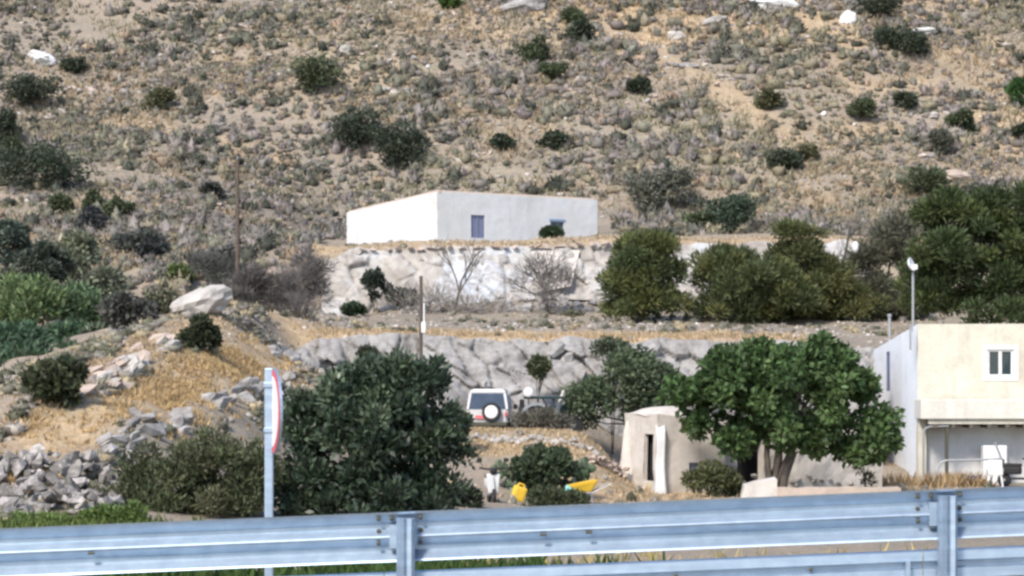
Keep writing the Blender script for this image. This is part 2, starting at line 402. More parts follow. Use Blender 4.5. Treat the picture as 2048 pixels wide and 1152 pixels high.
def G(px, d, dz=0.0):
    """ground point at photo column px and depth d"""
    x = (px-1024.0)/F*d; return Vector((x, d, H(x, d)+dz))
def ray(px, py, d0=50, d1=260):
    """first terrain hit along a photo ray"""
    x, z = (px-1024)/F, (HY-py)/F; d = d0
    while d < d1:
        if CZ+z*d < H(x*d, d): return d
        d += 0.5
    return d1
# dry-grass belts (world polylines found from the photo) -> ground attribute
GRASSW = np.zeros(XX.shape)
def belt(pts, wid, s=1.0):
    global GRASSW
    P = [U(*p) for p in pts]
    for a, b in zip(P, P[1:]):
        ax, ay, bx, by = a.x, a.y, b.x, b.y; dx, dy = bx-ax, by-ay
        t = np.clip(((XX-ax)*dx+(YY-ay)*dy)/(dx*dx+dy*dy), 0, 1)
        ds = np.hypot((XX-ax-t*dx), (YY-ay-t*dy)*0.7)
        GRASSW = np.maximum(GRASSW, s*np.clip(1.35-ds/wid, 0, 1))
BELTS = [([(-300, 985, 60), (0, 945, 61), (100, 895, 63.5), (200, 832, 66.5), (300, 774, 70), (430, 705, 77), (540, 678, 87)], 1.15),
         ([(160, 755, 71), (290, 672, 78), (440, 618, 86)], 0.7), ([(620, 655, 96), (850, 660, 97), (1100, 664, 97), (1400, 664, 97), (1740, 680, 97)], 2.2),
         ([(900, 893, 83), (1000, 893, 83), (1200, 897, 83)], 0.9), ([(860, 855, 85.4), (1200, 860, 85.4)], 0.9), ([(1230, 985, 80), (1900, 980, 80), (2300, 980, 80)], 3.5),
         ([(640, 500, 139), (900, 490, 137), (1200, 484, 137), (1700, 480, 137)], 2.0), ([(1700, 480, 137), (1850, 420, 160)], 1.5)]
for b, wd in BELTS: belt(b, wd)
def hillpt(px, py): return (px, py, ray(px, py, 150))
HBELTS = [([hillpt(1370, 85), hillpt(1520, 75), hillpt(1650, 95)], 1.5), ([hillpt(1330, 120), hillpt(1450, 190), hillpt(1570, 270), hillpt(1600, 320)], 1.7), ([hillpt(870, 45), hillpt(1010, 75), hillpt(1260, 105)], 1.6),
          ([hillpt(690, 175), hillpt(770, 205)], 1.5), ([hillpt(1650, 260), hillpt(1800, 270), hillpt(1950, 310)], 1.5), ([hillpt(1680, 110), hillpt(1720, 180), hillpt(1900, 170)], 1.4), ([hillpt(180, 240), hillpt(330, 260), hillpt(560, 320)], 1.2)]
for b, wd in HBELTS: belt(b, wd, .65)
hv = vnoise(XX, YY, 11, 31, 3)
GRASSW = np.maximum(GRASSW, np.clip((hv-0.05)*6, 0, 0.85)*np.clip((YY-150)/15, 0, 1)*np.clip((XX+25)/30, 0.25, 1))
GRASSW *= np.clip(0.95+1.6*vnoise(XX, YY, 1.6, 77, 2), 0.5, 1)
def gw_at(x, y): return GRASSW[min(len(GY)-1, int(np.searchsorted(GY, y))), min(len(GX)-1, int(np.searchsorted(GX, x)))]
ny, nx = XX.shape; idx = np.arange(nx*ny).reshape(ny, nx)
quads = np.stack([idx[:-1, :-1], idx[:-1, 1:], idx[1:, 1:], idx[1:, :-1]], -1).reshape(-1, 4)
gm = np_mesh('hillside_ground', np.stack([XX, YY, ZZ], -1).reshape(-1, 3), quads, M['ground'], smooth=True)
at = gm.attributes.new('Grass', 'FLOAT', 'POINT'); at.data.foreach_set('value', GRASSW.ravel().astype(np.float32))
tag(link('hillside_ground', gm), kind='structure')
# road on the camera's side of the rail
rx = np.array([(-300, 3.5), (300, 3.5), (300, 13.5), (-300, 13.5)])
rv = [(x, y, CZ-1.66+0.024*max(-30, min(30, x))) for x, y in [(-300, 3.5), (-30, 3.5), (30, 3.5), (300, 3.5), (-300, 13.5), (-30, 13.5), (30, 13.5), (300, 13.5)]]
tag(link('road', np_mesh('road', rv, [(0, 1, 5, 4), (1, 2, 6, 5), (2, 3, 7, 6)], M['asphalt'])), kind='structure')

# ------------------------------------------------------------------ rocks
def rock_mesh(name, seed, mat, sx=1.0, sy=0.8, sz=0.7, n=16):
    r = np.random.default_rng(seed); b = bmesh.new()
    for _ in range(n):
        v = r.normal(size=3); v /= np.linalg.norm(v); v *= 0.5*r.uniform(0.82, 1.08)
        v = np.sign(v)*np.abs(v)**0.85*0.9
        b.verts.new((v[0]*sx*1.1, v[1]*sy*1.1, v[2]*sz*1.1))
    bmesh.ops.convex_hull(b, input=b.verts)
    for v in [v for v in b.verts if not v.link_faces]: b.verts.remove(v)
    bmesh.ops.recalc_face_normals(b, faces=b.faces)
    me = bpy.data.meshes.new(name); b.to_mesh(me); b.free(); me.materials.append(mat); return me
ROCKS = {k: [rock_mesh('rock', 100+i+j*20, M[k], 1, 0.85, 0.75, 12) for i in range(8)]
         for j, k in enumerate(('rock', 'palerock', 'whiterock', 'pinkrock', 'rubble'))}
def rock(kind, loc, size, parent=None, flat=1.0, rot=None, name='rock', k=None):
    me = ROCKS[kind][k if k is not None else random.randrange(8)]
    o = link(name, me, parent); o.location = loc
    if isinstance(size, (int, float)): size = (size, size, size*flat)
    o.scale = size
    o.rotation_euler = rot if rot else (random.uniform(-.4, .4), random.uniform(-.4, .4), random.uniform(0, 6.28)); return o

# lumpy rock face standing in front of a terrace step
def rock_face(name, line_bot, line_top, mat, label, cat, amp, cell, nu, nv, depth_back, seed, shear=0.6, smooth=False, top_noise=0.25):
    """line_bot / line_top: lists of (px,py,d); the face is a grid between them, displaced towards the viewer"""
    def res(L, n):
        P = [U(*p) for p in L]; T = [0]
        for a, b in zip(P, P[1:]): T.append(T[-1]+(b-a).length)
        out = []
        for t in np.linspace(0, T[-1], n):
            k = min(max(int(np.searchsorted(T, t))-1, 0), len(P)-2); f = (t-T[k])/(T[k+1]-T[k]); out.append(P[k].lerp(P[k+1], f))
        return out
    B, Tp = res(line_bot, nu), res(line_top, nu); V = []
    for j in range(nv):
        v = j/(nv-1)
        for i in range(nu):
            p = B[i].lerp(Tp[i], v)
            q = Vector((p.x/cell+p.z*shear/cell, p.y*0.3/cell, p.z/(cell*1.5)+seed))
            dd, pts = mnoise.voronoi(q, distance_metric='DISTANCE', exponent=2.5)
            blk = mnoise.cell(pts[0]*3.7)           # 0..1 per block
            crack = min(1.0, (dd[1]-dd[0])*9.0); tl = mnoise.cell_vector(pts[0]*5.1); rel = q-Vector(pts[0])
            tilt = rel.x*(tl[0]-.5)+rel.z*(tl[2]-.5)
            n1 = mnoise.fractal(p*0.5+Vector((seed, 0, 0)), 0.9, 2.0, 4)
            n2 = mnoise.noise(p*1.9+Vector((0, seed, 0)))
            out = amp*(0.6*blk + 0.42*crack + 0.9*tilt + 0.4*n1 + 0.22*n2 - 0.35)
            edge = min(1.0, v*5, (1-v)*5)
            p = p+Vector((0.15*n2*amp, -out*(0.35+0.65*edge), amp*0.3*n1*edge + (top_noise*mnoise.noise(p*0.9) if j == nv-1 else 0)))
            V.append(p)
    # cap running back into the bank
    for i in range(nu): V.append(V[(nv-1)*nu+i]+Vector((0, depth_back, -0.12)))
    Q = [(j*nu+i, j*nu+i+1, (j+1)*nu+i+1, (j+1)*nu+i) for j in range(nv) for i in range(nu-1)]
    t = thing(name, (B[0]+B[-1])/2, label, cat)
    o = link('rock_face', np_mesh('rock_face', [v-t.location for v in V], Q, mat, smooth=smooth), t)
    return t, B, Tp

t1, B1, T1 = rock_face('terrace_wall', [(560, 830, 91.2), (700, 835, 91.8), (900, 842, 92.0), (1150, 842, 92.0), (1300, 940, 92.0), (1748, 985, 92.0)],
    [(585, 706, 93.6), (640, 676, 93.8), (720, 670, 93.8), (860, 674, 93.8), (1000, 680, 93.8), (1130, 680, 93.8), (1260, 682, 93.8), (1400, 682, 93.8), (1600, 686, 93.8), (1748, 700, 93.8)],
    M['rock'], 'long grey fissured rock face holding up the lower terrace behind the jeep', 'rock wall', 0.55, 0.85, 400, 50, 0.9, 3.3, 0.75)
for k in range(24):       # loose blocks proud of the face
    u = random.random(); v = random.random()**0.8; i = int(u*399); p = B1[i].lerp(T1[i], v)
    s = random.uniform(0.35, 0.95)
    rock('rock', p+Vector((0, -0.1-0.1*random.random(), 0))-t1.location, (s*0.8, s*0.6, s*random.uniform(0.8, 1.5)), t1, rot=(random.uniform(-.3, .3), 0.5+random.uniform(-.35, .35), random.uniform(-.5, .5)))

t2, B2, T2 = rock_face('whitewashed_wall', [(636, 665, 131), (735, 650, 131.3), (800, 615, 131.4), (900, 610, 131.4), (1000, 602, 131.4), (1100, 598, 131.4), (1180, 600, 131.4), (1400, 625, 131.6), (1740, 635, 131.6)],
    [(652, 520, 133.6), (700, 500, 133.8), (850, 497, 133.8), (1000, 495, 133.8), (1150, 492, 133.8), (1230, 485, 133.8), (1400, 486, 133.8), (1560, 486, 133.8), (1725, 484, 133.8)],
    M['washedrock'], 'whitewashed rock wall under the flat white house', 'rock wall', 0.45, 1.4, 320, 48, 1.2, 8.1, 0.4, smooth=False)
# smooth plastered panel in the middle of that wall
pb = MB(); n_ = 9
for i in range(n_):
    for j in range(n_):
        pass
P00, P10, P11, P01 = U(1072, 585, 131.3), U(1142, 572, 131.3), U(1160, 500, 133.5), U(1062, 502, 133.5)
pv = [P00.lerp(P10, i/8).lerp(P01.lerp(P11, i/8), j/8)+Vector((0, 0.10*mnoise.noise(Vector((i*.5, j*.5, 0))), 0)) for j in range(9) for i in range(9)]
pq = [(j*9+i, j*9+i+1, (j+1)*9+i+1, (j+1)*9+i) for j in range(8) for i in range(8)]
link('plaster_panel', np_mesh('plaster_panel', [v-t2.location for v in pv], pq, M['adobe'], smooth=True), t2)
for k in range(30):
    u = random.random(); v = random.random(); i = int(u*319); p = B2[i].lerp(T2[i], v); s = random.uniform(0.3, 0.8)
    if 1050 < 1024+p.x/p.y*F < 1170: continue
    rock('palerock', p+Vector((0, 0.02, 0))-t2.location, (s, s*0.6, s*random.uniform(0.7, 1.2)), t2)
# pale coping stones along its top edge
for k in range(26):
    f = k/25; i = min(319, int((0.08+0.5*f)*319)); p = T2[i]
    rock('pinkrock', p+Vector((random.uniform(-.15, .15), -0.2, 0.0))-t2.location, (random.uniform(.4, .8), .5, random.uniform(.18, .32)), t2)
# rubble apron below the whitewashed wall
t3 = thing('rubble_slope', G(1000, 129), 'grey broken rock apron at the foot of the whitewashed wall', 'rubble')
for k in range(150):
    px = random.uniform(790, 1200) if k < 115 else random.uniform(1200, 1720); d = random.uniform(127.5, 132); s = random.uniform(0.25, 0.75)
    rock('rock', G(px, d, s*0.1)-t3.location, (s, s, s*0.8), t3)

# grey rock outcrop and rubble heap on the left flank
t4 = thing('rock_outcrop', G(380, 72), 'jagged grey rock outcrop below the ochre grass bank', 'rocks')
for k in range(190):
    f = random.random(); px = 200+f*380; d = 63.5+f*20+random.uniform(-3.5, .8)
    if mnoise.noise(Vector((px*.02, d*.35, 4.2))) < -.05 or gw_at((px-1024)/F*d, d) > .35: continue
    s = random.uniform(0.3, 1.25)*(0.7+0.4*f)
    rock('rock', G(px, d, -s*0.05)-t4.location, (s*1.2, s*0.8, s*random.uniform(0.5, 0.95)), t4, rot=(random.uniform(-.4, .4), -0.45+random.uniform(-.3, .3), random.uniform(-.6, .6)))
t7 = thing('pink_rock_outcrop', G(230, 73), 'pinkish broken rock face on the ridge beside the gully', 'rocks')
for k in range(130):
    f = random.random(); px = 150+f*190; d = 70.5+f*10+random.uniform(-4, .2); s = random.uniform(.25, 1.0)
    if mnoise.noise(Vector((px*.03, d*.3, 8.2))) < -.1 or gw_at((px-1024)/F*d, d) > .8: continue
    rock(random.choice(('pinkrock', 'pinkrock', 'palerock')), G(px, d, -s*.08)-t7.location, (s*1.3, s*.8, s*random.uniform(.45, .8)), t7, rot=(random.uniform(-.3, .3), -.5+random.uniform(-.25, .25), random.uniform(-.5, .5)))
for k in range(46):          # the pile behind the road sign
    px = random.uniform(530, 720); d = random.uniform(86, 92); s = random.uniform(0.35, 0.85)
    rock('rock', G(px, d, s*0.15)-t4.location, (s, s, s*0.95), t4)
t5 = thing('rubble_heap', G(90, 60), 'heap of rough broken stones in the lower left corner', 'rubble')
for k in range(240):
    px = random.uniform(-60, 250); d = random.uniform(56.8, 62.2); s = random.uniform(0.18, 0.7)
    top = max(0, 0.55-abs(px-120)/300)
    rock('rubble', G(px, d, s*0.15+top*random.random())-t5.location, (s, s*0.8, s*random.uniform(0.5, 0.9)), t5, rot=(random.uniform(-.9, .9), random.uniform(-.9, .9), random.uniform(0, 6)))
# low stone edging of the bank in front of the jeep
t6 = thing('stone_edging', G(1050, 83.8), 'low pale dry-stone edging along the bank below the jeep', 'stone wall')
for k in range(64):
    px = 865+k*5.9+random.uniform(-2, 2); s = random.uniform(0.18, 0.42)
    rock('palerock', G(px, 83.7+random.uniform(-.25, .15), 0.05)-t6.location, (s, s*.8, s*.9), t6)
# named boulders
def boulder(kind, px, py, d, sz, label, name='boulder', rot=(0, 0, 0), k=0):
    p = U(px, py, d); me = bpy.data.meshes.new(name); b = bmesh.new()
    bmesh.ops.create_icosphere(b, subdivisions=3, radius=0.5)
    for v in b.verts:
        q = v.co*2.2+Vector((px*.37, py*.11, k)); n = mnoise.fractal(q, 0.9, 2, 4); c = mnoise.cell(q*1.3)
        v.co *= 1+0.28*n+0.12*(c-.5)
    b.to_mesh(me); b.free(); me.materials.append(M[kind])
    o = link(name, me); o.location = p; o.scale = sz; o.rotation_euler = rot
    return tag(o, label, 'rock')
boulder('palerock', 405, 604, 86.2, (2.5, 1.8, 1.15), 'long pale slanting boulder on the ridge left of the dead shrubs', rot=(0.1, -0.3, 0.2))
boulder('pinkrock', 556, 552, ray(556, 568, 80), (1.6, 1.2, 1.1), 'rounded pinkish boulder among the dead shrubs', rot=(0, .1, .3), k=2)
boulder('palerock', 508, 553, ray(508, 562, 80), (0.75, .7, .7), 'small whitish boulder left of the rounded pinkish one', k=3)
for a in ((85, 118, 'whiterock', (2.4, 1.6, 1.3), 'bright white rock outcrop high on the left of the hillside'),
          (1545, 8, 'whiterock', (4.2, 2.0, 1.7), 'large white rock outcrop at the top edge of the hillside'),
          (1698, 40, 'whiterock', (1.5, 1.0, 1.5), 'tilted white slab near the dark bush at the top right'),
          (1428, 42, 'palerock', (2.4, 1.2, 0.8), 'flat pale slab left of the ochre patch on the upper slope'),
          (1050, 12, 'rock', (4.5, 2.0, 1.8), 'grey rock outcrop at the top centre of the hillside'),
          (1350, 72, 'palerock', (1.6, 0.9, 1.0), 'slanting pale rock on the upper slope right of centre'),
          (1905, 352, 'pinkrock', (2.6, 1.2, 0.9), 'tan rock ledge on the slope above the tall pine'),
          (1850, 62, 'whiterock', (2.2, 0.9, 0.7), 'white rocks above the long dark bush at the right'),
          (690, 100, 'palerock', (1.0, .8, .9), 'small pale rock near the upper centre left')):
    d = ray(a[0], a[1]+8, 150); boulder(a[2], a[0], a[1], d-0.2, a[3], a[4], rot=(0, random.uniform(-.3, .3), 0), k=a[0])

# ------------------------------------------------------------------ foliage
def unit(r, n):
    v = r.normal(size=(n, 3)); return v/np.linalg.norm(v, axis=1, keepdims=True)
def leaf_arrays(r, blobs, n, ll, lw, col, var=0.3, hue=0.06, out=0.7, inner=0.45, up=0.25, alt=None, altp=0.0, droop=0.0):
    """blobs (k,6): centre + radii. n leaves in all -> V,Q,C"""
    B = np.asarray(blobs, float); wgt = (B[:, 3]*B[:, 4]+B[:, 4]*B[:, 5]+B[:, 3]*B[:, 5]); wgt /= wgt.sum()
    bi = r.choice(len(B), n, p=wgt); d = unit(r, n)
    rad = inner+(1.05-inner)*r.random(n)**0.6
    P = B[bi, :3]+d*B[bi, 3:]*rad[:, None]
    ax = d*out+unit(r, n)*(1.0-out*0.4)+np.array([0, 0, up-droop]); ax /= np.linalg.norm(ax, axis=1, keepdims=True)
    nn = d*0.8+unit(r, n)*0.9+np.array([0, 0, 0.4]); sd_ = np.cross(ax, nn); sd_ /= (np.linalg.norm(sd_, axis=1, keepdims=True)+1e-9)
    L = ll*r.uniform(0.6, 1.35, n)[:, None]; W = lw*r.uniform(0.7, 1.3, n)[:, None]
    nrm = np.cross(sd_, ax)
    V = np.stack([P, P+ax*L*0.5+sd_*W*0.5+nrm*W*0.12, P+ax*L, P+ax*L*0.5-sd_*W*0.5+nrm*W*0.12], 1)
    C = np.tile(np.array(col), (n, 1))
    if alt is not None:
        blobalt = r.random(len(B)) < altp; m = blobalt[bi] ; C[m] = alt
    C = C*(1+var*(r.random((n, 1))*2-1))*(1+hue*(r.random((n, 3))*2-1))
    bv = 1+0.18*(r.random(len(B))*2-1); C = C*bv[bi][:, None]
    Q = np.arange(n*4).reshape(n, 4)
    return V.reshape(-1, 3), Q, np.repeat(C, 4, 0)
def clump(r, c, rad, k, rr, flat=0.8, low=0.0, shell=0.55):
    """k sub-blobs spread through an ellipsoid"""
    out = []
    for _ in range(k):
        d = unit(r, 1)[0]; f = shell+(1-shell)*r.random()**0.6
        if d[2] < -0.35 and r.random() < 0.6: d[2] *= -0.6
        p = np.array(c)+d*np.array(rad)*f*0.86
        q = rr*r.uniform(0.6, 1.35)
        if p[2]-q*flat < low: p[2] = low+q*flat*0.8
        out.append((*p, q*r.uniform(.85, 1.2), q, q*flat))
    return out
def limb_path(r, a, b, n=5, wob=0.12):
    a, b = Vector(a), Vector(b); L = (b-a).length
    return [a.lerp(b, i/n)+Vector(r.normal(size=3))*wob*L*0.35*(1 if 0 < i < n else 0) for i in range(n+1)]
def plant(name, base, crown, label, cat, col, n, leaf, k, rr, seed, mat='leaf', group=None, trunk=0.1, stems=3, flat=0.8, inner=0.45, var=0.32, alt=None, altp=0.3, shell=0.55, up=0.25, droop=0.0, lean=(0, 0), out=0.7, crown_name='crown', barkm='bark', low=None):
    """crown = (cx,cy,cz,rx,ry,rz) relative to base"""
    r = np.random.default_rng(seed); t = thing(name, base, label, cat, group)
    crowns = crown if isinstance(crown, list) else [crown]; c = crowns[0]
    bl = []
    for cc in crowns: bl += clump(r, cc[:3], cc[3:], max(4, int(k*(cc[3]*cc[5])/sum(q[3]*q[5] for q in crowns))), rr, flat, low=0.05 if low is None else low, shell=shell)
    V, Q, C = leaf_arrays(r, bl, n, leaf[0], leaf[1], col, var, inner=inner, alt=alt, altp=altp, up=up, droop=droop, out=out)
    link(crown_name, np_mesh(crown_name, V, Q, M[mat], C), t)
    if trunk:
        m = MB()
        for s in range(stems):
            tgt = bl[int(r.integers(len(bl)))][:3]
            st = Vector((r.normal()*trunk*0.8*(stems > 1), r.normal()*trunk*0.8*(stems > 1), -0.25))
            mid = Vector((c[0]*0.5+lean[0]+tgt[0]*0.3, c[1]*0.5+tgt[1]*0.3, max(0.3, c[2]*0.55)))
            p1 = limb_path(r, st, mid, 3); p2 = limb_path(r, mid, tgt, 3)
            pts = p1+p2[1:]; f = 1.0 if s == 0 else r.uniform(.55, .85)
            m.tube(pts, [trunk*f*(1-0.8*i/(len(pts)-1)) for i in range(len(pts))], 7)
            for _ in range(2):
                tg = bl[int(r.integers(len(bl)))][:3]; pp = limb_path(r, mid, tg, 3)
                m.tube(pp, [trunk*f*0.5*(1-0.8*i/3) for i in range(4)], 5)
        m.build('trunk' if stems == 1 else 'stems', M[barkm], t, smooth=True)
    return t

# ------------------------------------------------------------------ hillside scrub
ICO_V = None
def ico(sub):
    b = bmesh.new(); bmesh.ops.create_icosphere(b, subdivisions=sub, radius=1.0)
    v = np.array([x.co[:] for x in b.verts]); f = np.array([[y.index for y in x.verts] for x in b.faces]); b.free(); return v, f
IV, IF = ico(1)
def tuft_proto(seed, nb=38, spiky=0.5):
    """unit cushion: faceted core and blades; triangles only"""
    r = np.random.default_rng(seed)
    core = IV*np.array([0.62, 0.62, 0.5])*(1+0.28*r.normal(size=(len(IV), 1)))+np.array([0, 0, 0.22])
    d = unit(r, nb); d[:, 2] = np.abs(d[:, 2])*0.95-0.08
    P = d*np.array([0.62, 0.62, 0.52])*r.uniform(.75, 1.05, (nb, 1))+np.array([0, 0, 0.2])
    ax = d+unit(r, nb)*0.5+np.array([0, 0, spiky]); ax /= np.linalg.norm(ax, axis=1, keepdims=True)
    sd_ = np.cross(ax, unit(r, nb)); sd_ /= np.linalg.norm(sd_, axis=1, keepdims=True)
    L = r.uniform(.15, .5, (nb, 1)); W = r.uniform(.14, .28, (nb, 1))
    bl = np.stack([P-sd_*W*.5, P+sd_*W*.5, P+ax*L], 1).reshape(-1, 3)
    V = np.concatenate([core, bl]); Fc = np.concatenate([IF, np.arange(nb*3).reshape(nb, 3)+len(core)])
    S = np.concatenate([1+0.15*r.normal(size=len(core)), np.repeat(1+0.28*r.normal(size=nb), 3)])
    return V, Fc, np.clip(S, .5, 1.6)
PROTO = [tuft_proto(500+i, 30, 0.3+0.1*(i % 4)) for i in range(8)]
PAL = np.array([(0.205, 0.19, 0.158), (0.225, 0.205, 0.183), (0.175, 0.17, 0.130), (0.255, 0.225, 0.16), (0.245, 0.215, 0.198), (0.085, 0.088, 0.070), (0.34, 0.262, 0.19)])
NS = 38500
sx = np.concatenate([RNG.uniform(-48, 48, 36500), RNG.uniform(-80, 80, 2000)]); sy = 104+124*RNG.random(NS)**0.9
keep = np.ones(NS, bool)
pxs = 1024+sx/sy*F
hillzone = (sy > 163) | ((sx < -12.5) & (sy > 118-0.25*(sx+12.5)*0)) | ((sx > 7) & (sy > 146)) | ((sx < -4) & (sy > 152))
leftzone = (sx < -14) & (sy > 104)
keep &= hillzone | leftzone
dens = vnoise(sx, sy, 9, 41, 3)
gi = np.clip(np.searchsorted(GX, sx)-1, 0, nx-1); gj = np.clip(np.searchsorted(GY, sy)-1, 0, ny-1)
gw = GRASSW[gj, gi]
keep &= RNG.random(NS) < np.clip(0.72+2.6*dens-0.45*gw-2.0*vnoise(sx, sy, 14, 61, 3), 0.06, 1)

sx, sy = sx[keep], sy[keep]; NS = len(sx); sz_ = Hv(sx, sy)
szn = vnoise(sx, sy, 14, 61, 3)
srad = np.clip(RNG.lognormal(-0.95, 0.42, NS), 0.16, 1.5)*np.clip(1+2.4*szn, .45, 2.0)
cn = vnoise(sx, sy, 12, 71, 3)+0.35*RNG.normal(size=NS)*0.5
green = np.clip((-sx-5)/30, 0, 1)*0.12
pidx = np.where(cn < -0.16, 1, np.where(cn < -0.02, 4, np.where(cn < 0.10, 0, np.where(cn < 0.2, 2, 3))))
rr_ = RNG.random(NS)
pidx = np.where(rr_ < 0.09+green*0.5, 5, np.where(rr_ > 0.95, 6, pidx))  # dark olive scrub; its extra share also stands in for shadow holes
pidx = np.where((rr_ > 0.5) & (rr_ < 0.5+green*2), 2, pidx)
srad = np.clip(np.where(pidx == 5, srad*1.25, srad), .16, .95)
spx = 1024+sx/sy*F; spy = HY-(sz_-CZ)/sy*F
inside = (spx > -10) & (spx < 2058) & (spy > -10) & ~((spx > 685) & (spx < 1200) & (spy > 370)) & ~((spx < 230) & (spy > 520)) & ~((spx > 1200) & (spy > 430)) & (spy < 640)
score = np.where(inside, srad/sy, -1)
solo = np.zeros(NS, bool); solo[np.argsort(-score)[:300]] = True
solo &= score > 0
SV, SF, SC = [], [], []; off = 0
for k in range(8):
    V, Fc, S = PROTO[k]; ids = np.where((np.arange(NS) % 8 == k) & ~solo)[0]
    a = RNG.uniform(0, 6.28, len(ids)); ca, sa = np.cos(a), np.sin(a); rd = srad[ids]
    hz = rd*RNG.uniform(.75, 1.45, len(ids))
    ex = RNG.uniform(.8, 1.15, len(ids))
    X = (V[None, :, 0]*ca[:, None]-V[None, :, 1]*sa[:, None])*(rd*ex)[:, None]+sx[ids][:, None]
    Y = (V[None, :, 0]*sa[:, None]+V[None, :, 1]*ca[:, None])*rd[:, None]+sy[ids][:, None]
    Z = V[None, :, 2]*hz[:, None]+sz_[ids][:, None]
    SV.append(np.stack([X, Y, Z], -1).reshape(-1, 3))
    SF.append((Fc[None]+(np.arange(len(ids))*len(V))[:, None, None]).reshape(-1, 3)+off); off += len(ids)*len(V)
    c = PAL[pidx[ids]]*(1+0.16*RNG.normal(size=(len(ids), 1)))*(1+0.018*RNG.normal(size=(len(ids), 3)))
    SC.append(np.clip(c[:, None, :]*S[None, :, None], 0.02, 0.7).reshape(-1, 3))
o = link('hillside_scrub', np_mesh('hillside_scrub', np.concatenate(SV), np.concatenate(SF), M['scrub'], np.concatenate(SC)))
tag(o, 'countless small scrub tufts covering the dry hillside behind the houses', 'scrub', kind='stuff')
TM = {}
for i in np.where(solo)[0]:
    key = (int(i) % 8, int(pidx[i]))
    if key not in TM:
        V, Fc, S = PROTO[key[0]]; TM[key] = np_mesh('scrub_tuft', V, Fc, M['scrub'], np.clip(PAL[key[1]][None]*S[:, None], .02, .7))
    o = link('scrub_tuft', TM[key]); o.location = (sx[i], sy[i], sz_[i]); o.rotation_euler = (0, 0, random.uniform(0, 6.28))
    o.rotation_euler = (0, 0, random.uniform(-.5, .5)); o.scale = (srad[i]*random.uniform(.85, 1.15), srad[i], srad[i]*random.uniform(.8, 1.3))
    tag(o, 'one of the larger rounded dry scrub cushions dotting the hillside', 'shrub', 'larger scrub cushions on the hillside')
def hill_grass():
    r = np.random.default_rng(3); n = 50000; x = r.uniform(-48, 48, n); y = 135+80*r.random(n)
    ok = ((y > 163) | (x < -12.5) | ((x > 7) & (y > 148))) & (vnoise(x, y, 7, 53, 3)+.1*r.normal(size=n) > -.04); x, y = x[ok], y[ok]; n = len(x); z = Hv(x, y)
    nb = 3; tone = vnoise(x, y, 9, 57, 3); c = np.where(tone[:, None] > .03, np.array([.38, .30, .20]), np.where(tone[:, None] > -.1, np.array([.30, .26, .19]), np.array([.25, .235, .15])))*(1+.2*r.normal(size=(n, 1)))
    X, Y, Z = (np.repeat(q, nb) for q in (x, y, z)); m = len(X); X = X+r.normal(size=m)*.16; Y = Y+r.normal(size=m)*.16; a = r.uniform(0, 6.28, m); h = r.uniform(.2, .6, m)
    b = np.stack([np.cos(a), np.sin(a), 0*a], -1)*r.uniform(.05, .13, (m, 1)); p = np.stack([X, Y, Z-.05], -1); tip = p+np.stack([r.normal(size=m)*.22, r.normal(size=m)*.22, h], -1)
    o = link('hillside_grass', np_mesh('hillside_grass', np.stack([p-b, p+b, tip], 1).reshape(-1, 3), np.arange(m*3).reshape(m, 3), M['drygrass'], np.repeat(np.repeat(np.clip(c, .05, .6), nb, 0), 3, 0)))
    tag(o, 'straw and olive dry grass growing between the scrub on the hillside', 'grass', kind='stuff')
hill_grass()
# broken rock ledges on the slope
for k in range(22):
    for _ in range(30):
        x, y = random.uniform(-42, 44), random.uniform(165, 208); z = H(x, y); px, py = 1024+x/y*F, HY-(z-CZ)/y*F
        if 20 < px < 2030 and 10 < py < 330: break
    side = 'left' if px < 700 else 'right' if px > 1350 else 'middle'
    t = thing('rock_ledge', (x, y, z), 'broken grey rock ledge breaking through the scrub on the open slope', 'rocks', 'broken rock ledges on the slope'); L = random.uniform(1.5, 5)
    for i in range(int(4+L*3)):
        u = random.uniform(-.5, .5)*L; s_ = random.uniform(.3, 1.0); xx, yy = x+u, y+u*random.uniform(-.1, .25)+random.uniform(-.5, .5)
        rock(random.choice(('rock', 'palerock', 'pinkrock')), Vector((xx, yy, H(xx, yy)+s_*.05))-t.location, (s_*1.2, s_*.8, s_*.6), t)
# loose pale stones on the slope
for k in range(240):
    for _ in range(20):
        x, y = random.uniform(-44, 46), random.uniform(152, 212); z = H(x, y); px, py = 1024+x/y*F, HY-(z-CZ)/y*F
        if -5 < px < 2050 and -5 < py < 470 and not (680 < px < 1200 and py > 370): break
    s = random.uniform(0.22, 0.75)*(1.3 if random.random() < .15 else 1)
    o = rock(random.choice(('palerock', 'pinkrock', 'palerock', 'whiterock', 'pinkrock')), (x, y, z+s*0.16), (s, s*.8, s*.7), name='loose_rock')
    tag(o, 'loose pale stone lying between the scrub on the upper hillside', 'rock', 'loose stones on the hillside')

